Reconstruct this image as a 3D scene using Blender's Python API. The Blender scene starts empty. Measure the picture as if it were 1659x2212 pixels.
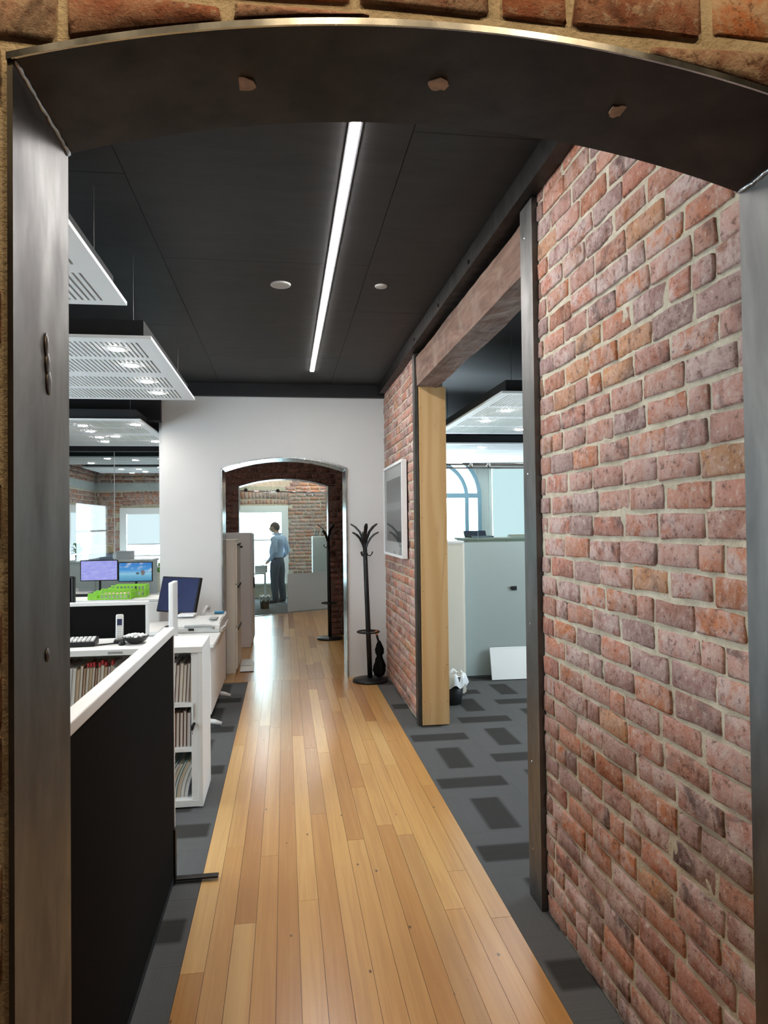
import bpy, bmesh, math, random
from mathutils import Vector, Matrix, noise as mnoise
random.seed(7)
sc = bpy.context.scene
COL = sc.collection
# ------------------------------------------------------------------ camera
cam_d = bpy.data.cameras.new('camera'); cam = bpy.data.objects.new('camera', cam_d); COL.objects.link(cam)
FPX, YAW, PITCH, ROLL, HCAM = 1532.6, .139370, .017252, -.011511, 1.70
cam_d.sensor_fit = 'HORIZONTAL'; cam_d.sensor_width = 36.0; cam_d.lens = 36.0 * FPX / 1659.0
cam_d.clip_start = .05; cam_d.clip_end = 100
_f = Vector((math.sin(YAW)*math.cos(PITCH), math.cos(YAW)*math.cos(PITCH), math.sin(PITCH)))
_r = Vector((math.cos(YAW), -math.sin(YAW), 0)); _u = _r.cross(_f)
_r2 = _r*math.cos(ROLL) + _u*math.sin(ROLL); _u2 = -_r*math.sin(ROLL) + _u*math.cos(ROLL)
cam.matrix_world = Matrix(((_r2.x, _u2.x, -_f.x, 0), (_r2.y, _u2.y, -_f.y, 0), (_r2.z, _u2.z, -_f.z, HCAM), (0, 0, 0, 1)))
sc.camera = cam
# ------------------------------------------------------------------ world, exposure
w = bpy.data.worlds.new('overcast_sky'); sc.world = w; w.use_nodes = True
w.node_tree.nodes['Background'].inputs[0].default_value = (.80, .92, 1, 1)
w.node_tree.nodes['Background'].inputs[1].default_value = 4.0
sc.view_settings.view_transform = 'Standard'; sc.view_settings.look = 'None'
sc.view_settings.gamma = 1; sc.view_settings.use_curve_mapping = False
sc.view_settings.exposure = 0.0
sc.cycles.use_denoising = True; sc.cycles.max_bounces = 8; sc.cycles.diffuse_bounces = 4
sc.cycles.glossy_bounces = 4; sc.cycles.transparent_max_bounces = 16; sc.cycles.sample_clamp_indirect = 4
sc.cycles.caustics_reflective = False; sc.cycles.caustics_refractive = False
# light strengths (radiance)
L_LED, L_DOWN, L_WIN, L_WARM = 112.0, 215.0, 18.0, 170.0

# ------------------------------------------------------------------ materials
def nodes_of(name):
    m = bpy.data.materials.new(name); m.use_nodes = True
    return m, m.node_tree, m.node_tree.nodes['Principled BSDF']
def N(t, kind, **kw):
    n = t.nodes.new(kind)
    for k, v in kw.items():
        if k in n.inputs: n.inputs[k].default_value = v
        else: setattr(n, k, v)
    return n
def mixc(t, a, b, fac, blend='MIX'):
    n = t.nodes.new('ShaderNodeMix'); n.data_type = 'RGBA'; n.blend_type = blend
    for s, v in ((6, a), (7, b), (0, fac)):
        if hasattr(v, 'links'): t.links.new(v, n.inputs[s])
        else: n.inputs[s].default_value = (v if s == 0 else (*v, 1))
    return n.outputs[2]
def ramp(t, fac, stops, interp='LINEAR'):
    n = t.nodes.new('ShaderNodeValToRGB'); n.color_ramp.interpolation = interp
    e = n.color_ramp.elements
    while len(e) < len(stops): e.new(.5)
    for i, (p, c) in enumerate(stops):
        e[i].position = p; e[i].color = (*c, 1) if len(c) == 3 else c
    t.links.new(fac, n.inputs[0]); return n.outputs[0]
def g(v): return (v, v, v)
def coords(t, scale=(1, 1, 1), offset_random=False):
    tc = t.nodes.new('ShaderNodeTexCoord'); mp = t.nodes.new('ShaderNodeMapping')
    t.links.new(tc.outputs['Object'], mp.inputs[0]); mp.inputs['Scale'].default_value = scale
    if offset_random:
        oi = t.nodes.new('ShaderNodeObjectInfo')
        m = t.nodes.new('ShaderNodeMath'); m.operation = 'MULTIPLY'; m.inputs[1].default_value = 91.7
        t.links.new(oi.outputs['Random'], m.inputs[0]); t.links.new(m.outputs[0], mp.inputs['Location'])
    return mp.outputs[0]
def noise(t, vec, scale, detail=4, rough=.55, dist=0):
    n = N(t, 'ShaderNodeTexNoise', Scale=scale, Detail=detail, Roughness=rough, Distortion=dist)
    t.links.new(vec, n.inputs['Vector']); return n.outputs[0]
def bump(t, b, h, strength, dist=.01):
    n = N(t, 'ShaderNodeBump', Strength=strength, Distance=dist)
    t.links.new(h, n.inputs['Height']); t.links.new(n.outputs[0], b.inputs['Normal'])
def plain(name, col, rough=.5, metal=0, spec=.5, var=.04, bumps=0, bscale=60, vscale=6):
    """one-colour material with slight procedural mottling"""
    m, t, b = nodes_of(name)
    v = coords(t); n = noise(t, v, vscale, 4)
    lo = tuple(c*(1-var) for c in col); hi = tuple(min(1, c*(1+var)) for c in col)
    t.links.new(ramp(t, n, [(.3, lo), (.7, hi)]), b.inputs['Base Color'])
    b.inputs['Roughness'].default_value = rough; b.inputs['Metallic'].default_value = metal
    b.inputs['Specular IOR Level'].default_value = spec
    if bumps: bump(t, b, noise(t, v, bscale, 3), bumps, .004)
    return m
def emis(name, col, strength):
    m = bpy.data.materials.new(name); m.use_nodes = True; t = m.node_tree; t.nodes.clear()
    o = t.nodes.new('ShaderNodeOutputMaterial'); e = N(t, 'ShaderNodeEmission', Strength=strength)
    e.inputs[0].default_value = (*col, 1); t.links.new(e.outputs[0], o.inputs[0]); return m
def glass(name, tint=(.93, .97, .97), refl=1.0):
    m = bpy.data.materials.new(name); m.use_nodes = True; t = m.node_tree; t.nodes.clear()
    o = t.nodes.new('ShaderNodeOutputMaterial'); tr = t.nodes.new('ShaderNodeBsdfTransparent'); tr.inputs[0].default_value = (*tint, 1)
    gl = t.nodes.new('ShaderNodeBsdfGlossy'); gl.inputs['Roughness'].default_value = .02
    fr = N(t, 'ShaderNodeFresnel', IOR=1.5); mu = t.nodes.new('ShaderNodeMath'); mu.operation = 'MULTIPLY'; mu.inputs[1].default_value = refl
    t.links.new(fr.outputs[0], mu.inputs[0])
    mx = t.nodes.new('ShaderNodeMixShader'); t.links.new(mu.outputs[0], mx.inputs[0]); t.links.new(tr.outputs[0], mx.inputs[1]); t.links.new(gl.outputs[0], mx.inputs[2])
    t.links.new(mx.outputs[0], o.inputs[0]); return m
def frost(name, col=(.80, .86, .85), clear=.15):
    m = bpy.data.materials.new(name); m.use_nodes = True; t = m.node_tree; t.nodes.clear()
    o = t.nodes.new('ShaderNodeOutputMaterial')
    tl = t.nodes.new('ShaderNodeBsdfTranslucent'); tl.inputs[0].default_value = (*col, 1)
    df = t.nodes.new('ShaderNodeBsdfDiffuse'); df.inputs[0].default_value = (*col, 1)
    tr = t.nodes.new('ShaderNodeBsdfTransparent')
    gl = t.nodes.new('ShaderNodeBsdfGlossy'); gl.inputs['Roughness'].default_value = .12
    a = t.nodes.new('ShaderNodeMixShader'); a.inputs[0].default_value = .45; t.links.new(tl.outputs[0], a.inputs[1]); t.links.new(df.outputs[0], a.inputs[2])
    b = t.nodes.new('ShaderNodeMixShader'); b.inputs[0].default_value = clear; t.links.new(a.outputs[0], b.inputs[1]); t.links.new(tr.outputs[0], b.inputs[2])
    c = t.nodes.new('ShaderNodeMixShader'); fr = N(t, 'ShaderNodeFresnel', IOR=1.45); t.links.new(fr.outputs[0], c.inputs[0]); t.links.new(b.outputs[0], c.inputs[1]); t.links.new(gl.outputs[0], c.inputs[2])
    t.links.new(c.outputs[0], o.inputs[0]); return m
def brick_mat(name, stops, wash=.5, washcol=(.56, .42, .39), dark=.6):
    m, t, b = nodes_of(name)
    oi = t.nodes.new('ShaderNodeObjectInfo')
    base = ramp(t, oi.outputs['Random'], stops)
    bv = t.nodes.new('ShaderNodeMath'); bv.operation = 'MULTIPLY'; bv.inputs[1].default_value = 13.13; t.links.new(oi.outputs['Random'], bv.inputs[0])
    bf = t.nodes.new('ShaderNodeMath'); bf.operation = 'FRACT'; t.links.new(bv.outputs[0], bf.inputs[0])
    base = mixc(t, base, ramp(t, bf.outputs[0], [(0, g(.68)), (.5, g(1)), (1, g(1.0))]), 1.0, 'MULTIPLY')
    v = coords(t, (1, 1, 1), True)
    n1 = noise(t, v, 13, 8, .72, .5); n2 = noise(t, v, 42, 7, .75); n3 = noise(t, v, 8, 4, .6, .8); n4 = noise(t, v, 150, 3, .7)
    # lime residue: every brick carries its own amount
    m2 = t.nodes.new('ShaderNodeMath'); m2.operation = 'MULTIPLY'; m2.inputs[1].default_value = 7.31
    t.links.new(oi.outputs['Random'], m2.inputs[0])
    fr = t.nodes.new('ShaderNodeMath'); fr.operation = 'FRACT'; t.links.new(m2.outputs[0], fr.inputs[0])
    wn = ramp(t, n1, [(.40, g(0)), (.58, g(1))])
    fa = t.nodes.new('ShaderNodeMath'); fa.operation = 'ADD'; fa.inputs[1].default_value = .25; t.links.new(fr.outputs[0], fa.inputs[0])
    wm = t.nodes.new('ShaderNodeMath'); wm.operation = 'MULTIPLY'; t.links.new(wn, wm.inputs[0]); t.links.new(fa.outputs[0], wm.inputs[1])
    wm2 = t.nodes.new('ShaderNodeMath'); wm2.operation = 'MULTIPLY'; wm2.inputs[1].default_value = wash*1.6; wm2.use_clamp = True; t.links.new(wm.outputs[0], wm2.inputs[0])
    c = mixc(t, base, washcol, wm2.outputs[0])
    # scorched ends on some bricks
    sc_ = t.nodes.new('ShaderNodeMath'); sc_.operation = 'MULTIPLY'; sc_.inputs[1].default_value = 3.77; t.links.new(oi.outputs['Random'], sc_.inputs[0])
    sf = t.nodes.new('ShaderNodeMath'); sf.operation = 'FRACT'; t.links.new(sc_.outputs[0], sf.inputs[0])
    dk = t.nodes.new('ShaderNodeMath'); dk.operation = 'MULTIPLY'; t.links.new(ramp(t, n3, [(.52, g(0)), (.66, g(dark*1.3))]), dk.inputs[0]); t.links.new(ramp(t, sf.outputs[0], [(.3, g(.1)), (.9, g(1))]), dk.inputs[1])
    c = mixc(t, c, (.075, .055, .058), dk.outputs[0])
    c = mixc(t, c, (.13, .07, .055), ramp(t, n2, [(.38, g(.75)), (.45, g(0))]))
    c = mixc(t, c, (.62, .54, .46), ramp(t, n2, [(.55, g(0)), (.64, g(.6))]))
    t.links.new(c, b.inputs['Base Color']); b.inputs['Roughness'].default_value = .9; b.inputs['Specular IOR Level'].default_value = .2
    hb = t.nodes.new('ShaderNodeMath'); hb.operation = 'ADD'; t.links.new(n2, hb.inputs[0]); t.links.new(n1, hb.inputs[1])
    h2 = t.nodes.new('ShaderNodeMath'); h2.operation = 'MULTIPLY_ADD'; h2.inputs[1].default_value = .4; t.links.new(n4, h2.inputs[0]); t.links.new(hb.outputs[0], h2.inputs[2])
    bump(t, b, h2.outputs[0], .9, .007)
    return m
RED = [(0, (.56, .21, .11)), (.16, (.44, .18, .125)), (.34, (.50, .26, .20)), (.5, (.42, .225, .19)), (.64, (.56, .20, .08)), (.8, (.40, .26, .24)), (.92, (.33, .18, .16)), (1, (.60, .29, .12))]
M = {}
M['brick'] = brick_mat('old_red_brick', RED, .55)
M['brick_front'] = brick_mat('old_red_brick_warm', RED, .45, (.58, .50, .40))
M['brick_far'] = brick_mat('red_brick_pale', RED, .5, (.55, .44, .40), .3)
M['brick_dark'] = brick_mat('dark_stained_brick', [(0, (.20, .085, .07)), (.5, (.15, .065, .055)), (1, (.24, .11, .085))], .15, (.14, .08, .07), .3)
def mortar_mat(name, a, b_):
    m, t, b = nodes_of(name); v = coords(t)
    n = noise(t, v, 14, 6, .65); n2 = noise(t, v, 110, 4, .7)
    c = ramp(t, n, [(.3, a), (.7, b_)]); c = mixc(t, c, (.25, .2, .15), ramp(t, n2, [(.3, g(.5)), (.42, g(0))]))
    t.links.new(c, b.inputs['Base Color']); b.inputs['Roughness'].default_value = .95; b.inputs['Specular IOR Level'].default_value = .1
    bump(t, b, n2, .8, .006); return m
M['mortar'] = mortar_mat('lime_mortar', (.44, .38, .28), (.66, .60, .48))
M['mortar_dark'] = mortar_mat('dark_mortar', (.14, .09, .08), (.19, .12, .10))
def steel_mat(name, lo, hi, rough=(.28, .5)):
    m, t, b = nodes_of(name); v = coords(t, (6, 6, 2.2)); n = noise(t, v, 1.3, 5, .6, .4); n2 = noise(t, coords(t, (9, 9, 3)), 1.6, 4, .6)
    t.links.new(ramp(t, n, [(.3, lo), (.7, hi)]), b.inputs['Base Color']); b.inputs['Metallic'].default_value = 1
    t.links.new(ramp(t, n2, [(.3, g(rough[0])), (.7, g(rough[1]))]), b.inputs['Roughness'])
    bump(t, b, n2, .03, .004)
    return m
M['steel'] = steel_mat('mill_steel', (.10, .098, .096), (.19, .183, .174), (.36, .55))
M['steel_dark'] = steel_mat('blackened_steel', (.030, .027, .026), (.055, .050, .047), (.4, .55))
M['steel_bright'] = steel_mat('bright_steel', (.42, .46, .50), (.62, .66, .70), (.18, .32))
M['chrome'] = plain('chrome', (.7, .7, .72), .15, 1)
M['rust_patch'] = plain('bare_metal_patch', (.42, .26, .16), .6, .2, var=.3, vscale=40)
M['weld'] = plain('weld_bead', (.45, .46, .48), .35, 1, var=.2, bumps=.6, bscale=120)
def plank_mat():
    m, t, b = nodes_of('matai_floorboard'); oi = t.nodes.new('ShaderNodeObjectInfo')
    base = ramp(t, oi.outputs['Random'], [(0, (.53, .275, .085)), (.18, (.60, .34, .115)), (.34, (.42, .195, .052)), (.5, (.56, .30, .095)), (.62, (.65, .40, .15)), (.78, (.48, .235, .068)), (.92, (.31, .125, .03)), (1, (.66, .41, .16))])
    v = coords(t, (24, .8, 24), True); v2 = coords(t, (70, 1.6, 70), True); v3 = coords(t, (1, 1, 1), True)
    n = noise(t, v, 1.5, 5, .55, .8); n2 = noise(t, v2, 1.2, 4, .6)
    c = mixc(t, base, (.36, .165, .065), ramp(t, n, [(.46, g(0)), (.74, g(.45))]))
    c = mixc(t, c, (.68, .45, .22), ramp(t, n, [(.12, g(.3)), (.5, g(0))]))
    c = mixc(t, c, (.34, .16, .065), ramp(t, n2, [(.6, g(0)), (.85, g(.18))]))
    vo = N(t, 'ShaderNodeTexVoronoi', Scale=5.2); mp = coords(t, (1.6, .8, 1), True); t.links.new(mp, vo.inputs['Vector'])
    c = mixc(t, c, (.07, .03, .015), ramp(t, vo.outputs['Distance'], [(.035, g(.9)), (.06, g(0))]))
    t.links.new(c, b.inputs['Base Color'])
    b.inputs['Roughness'].default_value = .28; b.inputs['Specular IOR Level'].default_value = .5
    b.inputs['Coat Weight'].default_value = .25; b.inputs['Coat Roughness'].default_value = .22
    bump(t, b, n, .02, .003); return m
M['plank'] = plank_mat()
def carpet_tile_mat():
    m, t, b = nodes_of('carpet_tile'); tc = t.nodes.new('ShaderNodeTexCoord'); sx = t.nodes.new('ShaderNodeSeparateXYZ'); t.links.new(tc.outputs['Object'], sx.inputs[0])
    def edge(o, half, soft):
        a = t.nodes.new('ShaderNodeMath'); a.operation = 'ABSOLUTE'; t.links.new(sx.outputs[o], a.inputs[0])
        r = t.nodes.new('ShaderNodeMapRange'); r.inputs[1].default_value = half-soft; r.inputs[2].default_value = half+soft; r.inputs[3].default_value = 1; r.inputs[4].default_value = 0
        t.links.new(a.outputs[0], r.inputs[0]); return r.outputs[0]
    mu = t.nodes.new('ShaderNodeMath'); mu.operation = 'MULTIPLY'; t.links.new(edge(0, .225, .010), mu.inputs[0]); t.links.new(edge(1, .09, .014), mu.inputs[1])
    v = coords(t, (2, 160, 1)); v2 = coords(t)
    st = noise(t, v, 1, 2); fz = noise(t, v2, 420, 3, .8)
    light = mixc(t, (.115, .115, .118), (.155, .155, .155), st); dk = mixc(t, (.040, .039, .037), (.066, .064, .060), st)
    c = mixc(t, light, dk, mu.outputs[0]); c = mixc(t, c, (.03, .03, .03), ramp(t, fz, [(.35, g(.5)), (.6, g(0))]))
    t.links.new(c, b.inputs['Base Color']); b.inputs['Roughness'].default_value = 1; b.inputs['Specular IOR Level'].default_value = .05
    bump(t, b, fz, .6, .004); return m
M['carpet_tile'] = carpet_tile_mat()
M['carpet'] = plain('carpet_plain', (.10, .10, .102), 1, 0, .05, .2, .6, 300, 30)
def ply_ceiling():
    m, t, b = nodes_of('charcoal_stained_ply'); v = coords(t, (1.2, 5, 1), True); n = noise(t, v, 2.2, 6, .65, .8); n2 = noise(t, coords(t, (3, 40, 1), True), 1.5, 4)
    c = ramp(t, n, [(.3, (.011, .011, .012)), (.7, (.024, .0235, .024))]); c = mixc(t, c, (.036, .035, .034), ramp(t, n2, [(.55, g(0)), (.8, g(.5))]))
    t.links.new(c, b.inputs['Base Color']); b.inputs['Roughness'].default_value = .55; b.inputs['Specular IOR Level'].default_value = .35; return m
M['ply_dark'] = ply_ceiling()
M['black'] = plain('matt_black_paint', (.016, .016, .018), .6, 0, .3, .15)
M['black_blue'] = plain('dark_slate_paint', (.030, .038, .048), .6, 0, .3, .2, 0, 60, 2)
def ply_wood():
    m, t, b = nodes_of('pine_plywood'); v = coords(t, (7, 7, .8)); n = noise(t, v, 1.2, 4, .5, 2.6); w_ = N(t, 'ShaderNodeTexWave', Scale=.55, Distortion=12.0, Detail=2.0); w_.bands_direction = 'X'
    t.links.new(coords(t, (5, 5, .55)), w_.inputs['Vector'])
    c = ramp(t, w_.outputs[0], [(.1, (.60, .36, .155)), (.55, (.64, .40, .185)), (.9, (.67, .435, .21))]); c = mixc(t, c, (.44, .22, .08), ramp(t, n, [(.58, g(0)), (.72, g(.45))]))
    t.links.new(c, b.inputs['Base Color']); b.inputs['Roughness'].default_value = .55; b.inputs['Specular IOR Level'].default_value = .3; return m
M['ply'] = ply_wood()
def rough_timber():
    m, t, b = nodes_of('rough_sawn_timber'); v = coords(t, (9, 1.1, 9)); n = noise(t, v, 1.4, 6, .65, 1.2); n2 = noise(t, coords(t), 5, 5, .6)
    c = ramp(t, n, [(.25, (.055, .026, .018)), (.5, (.15, .08, .055)), (.75, (.24, .15, .11))]); c = mixc(t, c, (.24, .18, .15), ramp(t, n2, [(.5, g(0)), (.72, g(.6))]))
    t.links.new(c, b.inputs['Base Color']); b.inputs['Roughness'].default_value = .85; bump(t, b, n, .6, .01); return m
M['timber'] = rough_timber()
M['wall_white'] = plain('white_wall_paint', (.67, .664, .66), .8, 0, .2, .015, .05, 90, 2)
M['reflection'] = plain('grey_reflection_band', (.42, .46, .45), .9, 0, .1, .12, .2, 40, 5)
M['white'] = plain('white_laminate', (.80, .80, .785), .35, 0, .4, .01)
M['white_metal'] = plain('white_powder_coat', (.79, .79, .78), .4, 0, .5, .01)
M['cream'] = plain('cream_laminate', (.77, .72, .635), .4, 0, .4, .015)
M['lilac'] = plain('pale_grey_steel', (.72, .71, .74), .4, 0, .4, .01)
M['panel_white'] = plain('white_ceiling_board', (.88, .895, .90), .6, 0, .3, .01)
M['fabric_black'] = plain('black_screen_fabric', (.0075, .007, .007), .95, 0, .05, .25, .3, 500, 200)
M['plastic_black'] = plain('black_plastic', (.010, .010, .011), .42, 0, .3, .1)
M['plastic_grey'] = plain('grey_plastic', (.33, .335, .33), .5, 0, .4, .05)
M['plastic_lgrey'] = plain('light_grey_plastic', (.60, .595, .575), .45, 0, .4, .03)
M['plastic_white'] = plain('white_plastic', (.82, .82, .82), .4, 0, .4, .01)
M['green'] = plain('lime_green_plastic', (.25, .58, .045), .42, 0, .4, .04)
M['liner'] = plain('white_bin_liner', (.80, .80, .80), .35, 0, .5, .04, .4, 30)
M['led'] = emis('led_diffuser', (1, .97, .94), L_LED)
M['down'] = emis('downlight_lens', (1, .95, .88), L_DOWN)
M['warm'] = emis('warm_lamp_lens', (1, .70, .38), L_WARM)
M['sky_pane'] = emis('daylit_window_pane', (.74, .90, 1), L_WIN)
M['blind'] = emis('daylit_roller_blind', (.80, .94, 1), L_WIN*.06)
M['blue_frame'] = plain('blue_grey_window_frame', (.24, .36, .46), .5)
M['glass'] = glass('clear_glass'); M['glass_tint'] = glass('green_tinted_glass', (.86, .95, .94), 1.3)
M['picture_glass'] = glass('picture_glass', (.97, .97, .97), .45)
M['frost'] = frost('frosted_film', (.74, .82, .80), .06); M['frost_pale'] = frost('pale_frosted_film', (.94, .98, 1), .08)
M['screen_dark'] = plain('dark_blue_screen', (.018, .026, .075), .22, 0, .5, .1)
M['skin'] = plain('skin', (.46, .27, .20), .5); M['shirt'] = plain('pale_blue_shirt_cloth', (.36, .46, .62), .85, 0, .1, .06, .2, 40)
M['trousers'] = plain('hazed_navy_trouser_cloth', (.055, .075, .105), .9, 0, .1, .1, .2, 40); M['hair'] = plain('dark_brown_hair', (.04, .025, .018), .7)  # trouser navy lightened to paint in the haze of the far room
M['leather'] = plain('black_leather', (.012, .011, .011), .4)
M['paper'] = plain('paper', (.74, .73, .70), .8, 0, .2, .03)
M['manila'] = plain('buff_card', (.58, .47, .34), .8, 0, .2, .06)
M['folder_grey'] = plain('grey_folder_card', (.50, .50, .54), .75, 0, .2, .04)
M['folder_brown'] = plain('brown_folder_card', (.22, .10, .075), .75, 0, .2, .06)
M['folder_tan'] = plain('faded_tan_folder_card', (.50, .38, .28), .75, 0, .2, .06)
M['folder_teal'] = plain('teal_folder_card', (.02, .16, .15), .6, 0, .3, .06)
M['red_tab'] = plain('red_paper_tab', (.55, .05, .06), .7)
M['orange'] = plain('orange_strap', (.55, .16, .05), .6)
M['leaf'] = plain('green_leaf', (.08, .26, .04), .5, 0, .4, .3, 0, 60, 30)
M['petal'] = plain('coral_petal', (.75, .30, .22), .6)
M['kraft'] = plain('kraft_cardboard', (.55, .42, .25), .85, 0, .1, .05)
M['blue_plastic'] = plain('bright_blue_plastic', (.02, .28, .55), .4)
def screen_plain():
    m = emis('lavender_screen', (.42, .44, 1), .85); t = m.node_tree; e = [n for n in t.nodes if n.type == 'EMISSION'][0]
    v = coords(t, (3, 1, 14)); n = noise(t, v, 3, 3)
    t.links.new(ramp(t, n, [(.35, (.36, .38, .92)), (.65, (.50, .52, 1))]), e.inputs[0]); return m
M['screen_lav'] = screen_plain()
def screen_sea():
    # plain generic seascape: blue sky with cloud above, pale wet sand below, two low rocks
    m = emis('seascape_screen', (.1, .3, .8), .8); t = m.node_tree; e = [n for n in t.nodes if n.type == 'EMISSION'][0]
    tc = t.nodes.new('ShaderNodeTexCoord'); sx = t.nodes.new('ShaderNodeSeparateXYZ'); t.links.new(tc.outputs['Object'], sx.inputs[0])
    mr = t.nodes.new('ShaderNodeMapRange'); mr.inputs[1].default_value = -.13; mr.inputs[2].default_value = .13; t.links.new(sx.outputs[2], mr.inputs[0])
    c = ramp(t, mr.outputs[0], [(0, (.10, .33, .55)), (.30, (.22, .55, .78)), (.36, (.30, .66, .85)), (.39, (.35, .68, .88)), (.6, (.10, .38, .80)), (1, (.06, .25, .68))])
    n = noise(t, coords(t, (5, 1, 11)), 1.6, 4)
    up = ramp(t, mr.outputs[0], [(.45, g(0)), (.6, g(1))])
    cl = t.nodes.new('ShaderNodeMath'); cl.operation = 'MULTIPLY'; t.links.new(ramp(t, n, [(.5, g(0)), (.65, g(.8))]), cl.inputs[0]); t.links.new(up, cl.inputs[1])
    c = mixc(t, c, (.75, .85, .92), cl.outputs[0])
    def blob(x, z, rx, rz, col, c):
        d = None
        for o, cc, rr in ((0, x, rx), (2, z, rz)):
            a = t.nodes.new('ShaderNodeMath'); a.operation = 'SUBTRACT'; a.inputs[1].default_value = cc; t.links.new(sx.outputs[o], a.inputs[0])
            b = t.nodes.new('ShaderNodeMath'); b.operation = 'DIVIDE'; b.inputs[1].default_value = rr; t.links.new(a.outputs[0], b.inputs[0])
            p = t.nodes.new('ShaderNodeMath'); p.operation = 'MULTIPLY'; t.links.new(b.outputs[0], p.inputs[0]); t.links.new(b.outputs[0], p.inputs[1])
            if d is None: d = p
            else:
                s = t.nodes.new('ShaderNodeMath'); s.operation = 'ADD'; t.links.new(d.outputs[0], s.inputs[0]); t.links.new(p.outputs[0], s.inputs[1]); d = s
        return mixc(t, c, col, ramp(t, d.outputs[0], [(.85, g(.85)), (1, g(0))]))
    c = blob(.10, -.012, .030, .040, (.22, .15, .11), c); c = blob(.03, -.022, .026, .018, (.09, .12, .16), c)
    t.links.new(c, e.inputs[0]); return m
M['screen_sea'] = screen_sea()
def art_mat():
    m, t, b = nodes_of('grey_photo_print'); tc = t.nodes.new('ShaderNodeTexCoord'); sx = t.nodes.new('ShaderNodeSeparateXYZ'); t.links.new(tc.outputs['Object'], sx.inputs[0])
    mr = t.nodes.new('ShaderNodeMapRange'); mr.inputs[1].default_value = -.32; mr.inputs[2].default_value = .32; t.links.new(sx.outputs[2], mr.inputs[0])
    c = ramp(t, mr.outputs[0], [(0, g(.10)), (.30, g(.17)), (.47, g(.28)), (.52, g(.52)), (.60, g(.50)), (.63, g(.30)), (.8, g(.22)), (1, g(.20))])
    n = noise(t, coords(t, (1, 2, 6)), 3, 5); c = mixc(t, c, g(.4), ramp(t, n, [(.5, g(0)), (.8, g(.4))]))
    t.links.new(c, b.inputs['Base Color']); b.inputs['Roughness'].default_value = .5; return m
M['art'] = art_mat()

# ------------------------------------------------------------------ geometry helpers
def tag(o, label=None, cat=None, group=None, kind=None):
    if label: o['label'] = label
    if cat: o['category'] = cat
    if group: o['group'] = group
    if kind: o['kind'] = kind
    return o
def bx(bm, x0, x1, y0, y1, z0, z1, bev=0, mtx=None):
    r = bmesh.ops.create_cube(bm, size=1)['verts']
    for v in r:
        v.co = Vector((x0+(v.co.x+.5)*(x1-x0), y0+(v.co.y+.5)*(y1-y0), z0+(v.co.z+.5)*(z1-z0)))
    if bev:
        ed = list({e for v in r for e in v.link_edges})
        rr = bmesh.ops.bevel(bm, geom=ed, offset=bev, segments=2, affect='EDGES', profile=.5)
        r = list({v for f in rr['faces'] for v in f.verts} | {v for v in r if v.is_valid})
    if mtx is not None: bmesh.ops.transform(bm, matrix=mtx, verts=r)
    return r
def tube(bm, pts, rad, segs=10, cap=True):
    pts = [Vector(p) for p in pts]
    rads = rad if isinstance(rad, (list, tuple)) else [rad]*len(pts)
    rings = []; prev = None
    for i, p in enumerate(pts):
        d = (pts[min(i+1, len(pts)-1)]-pts[max(i-1, 0)]).normalized()
        a = prev if prev is not None else (Vector((0, 0, 1)) if abs(d.z) < .9 else Vector((1, 0, 0)))
        a = (a-d*a.dot(d)).normalized(); prev = a; b = d.cross(a)
        rings.append([bm.verts.new(p+(a*math.cos(t)+b*math.sin(t))*rads[i]) for t in [2*math.pi*k/segs for k in range(segs)]])
    for r0, r1 in zip(rings, rings[1:]):
        for k in range(segs): bm.faces.new((r0[k], r0[(k+1) % segs], r1[(k+1) % segs], r1[k]))
    if cap: bm.faces.new(list(reversed(rings[0]))); bm.faces.new(rings[-1])
def lathe(bm, prof, segs=24, cx=0, cy=0, wob=None):
    rings = []
    for i, (r, z) in enumerate(prof):
        ring = []
        for k in range(segs):
            t = 2*math.pi*k/segs; rr = r*(1 if wob is None else wob(t, z, i)); ring.append(bm.verts.new((cx+rr*math.cos(t), cy+rr*math.sin(t), z)))
        rings.append(ring)
    for r0, r1 in zip(rings, rings[1:]):
        for k in range(segs): bm.faces.new((r0[k], r0[(k+1) % segs], r1[(k+1) % segs], r1[k]))
    bm.faces.new(list(reversed(rings[0]))); bm.faces.new(rings[-1])
def ring_torus(bm, R_, r_, z, segs=32, s2=8, cx=0, cy=0):
    vs = [[bm.verts.new((cx+(R_+r_*math.cos(b))*math.cos(a), cy+(R_+r_*math.cos(b))*math.sin(a), z+r_*math.sin(b))) for b in [2*math.pi*j/s2 for j in range(s2)]] for a in [2*math.pi*i/segs for i in range(segs)]]
    for i in range(segs):
        for j in range(s2): bm.faces.new((vs[i][j], vs[(i+1) % segs][j], vs[(i+1) % segs][(j+1) % s2], vs[i][(j+1) % s2]))
def obj(name, bm, mat, parent=None, smooth=False, loc=None, recalc=True):
    if recalc: bmesh.ops.recalc_face_normals(bm, faces=bm.faces)
    me = bpy.data.meshes.new(name); bm.to_mesh(me); bm.free(); me.materials.append(M[mat] if isinstance(mat, str) else mat)
    if smooth:
        for p in me.polygons: p.use_smooth = True
    o = bpy.data.objects.new(name, me); COL.objects.link(o)
    if parent is not None: o.parent = parent
    if loc is not None: o.location = loc
    return o
def box(name, mat, parent, x0, x1, y0, y1, z0, z1, bev=0, **kw):
    bm = bmesh.new(); bx(bm, x0, x1, y0, y1, z0, z1, bev); return obj(name, bm, mat, parent, **kw)
def cbox(name, mat, parent, x0, x1, y0, y1, z0, z1, bev=0):
    """box whose origin sits at its own centre (object texture coordinates)"""
    c = Vector(((x0+x1)/2, (y0+y1)/2, (z0+z1)/2)); bm = bmesh.new()
    bx(bm, x0-c.x, x1-c.x, y0-c.y, y1-c.y, z0-c.z, z1-c.z, bev); return obj(name, bm, mat, parent, loc=c)
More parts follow.
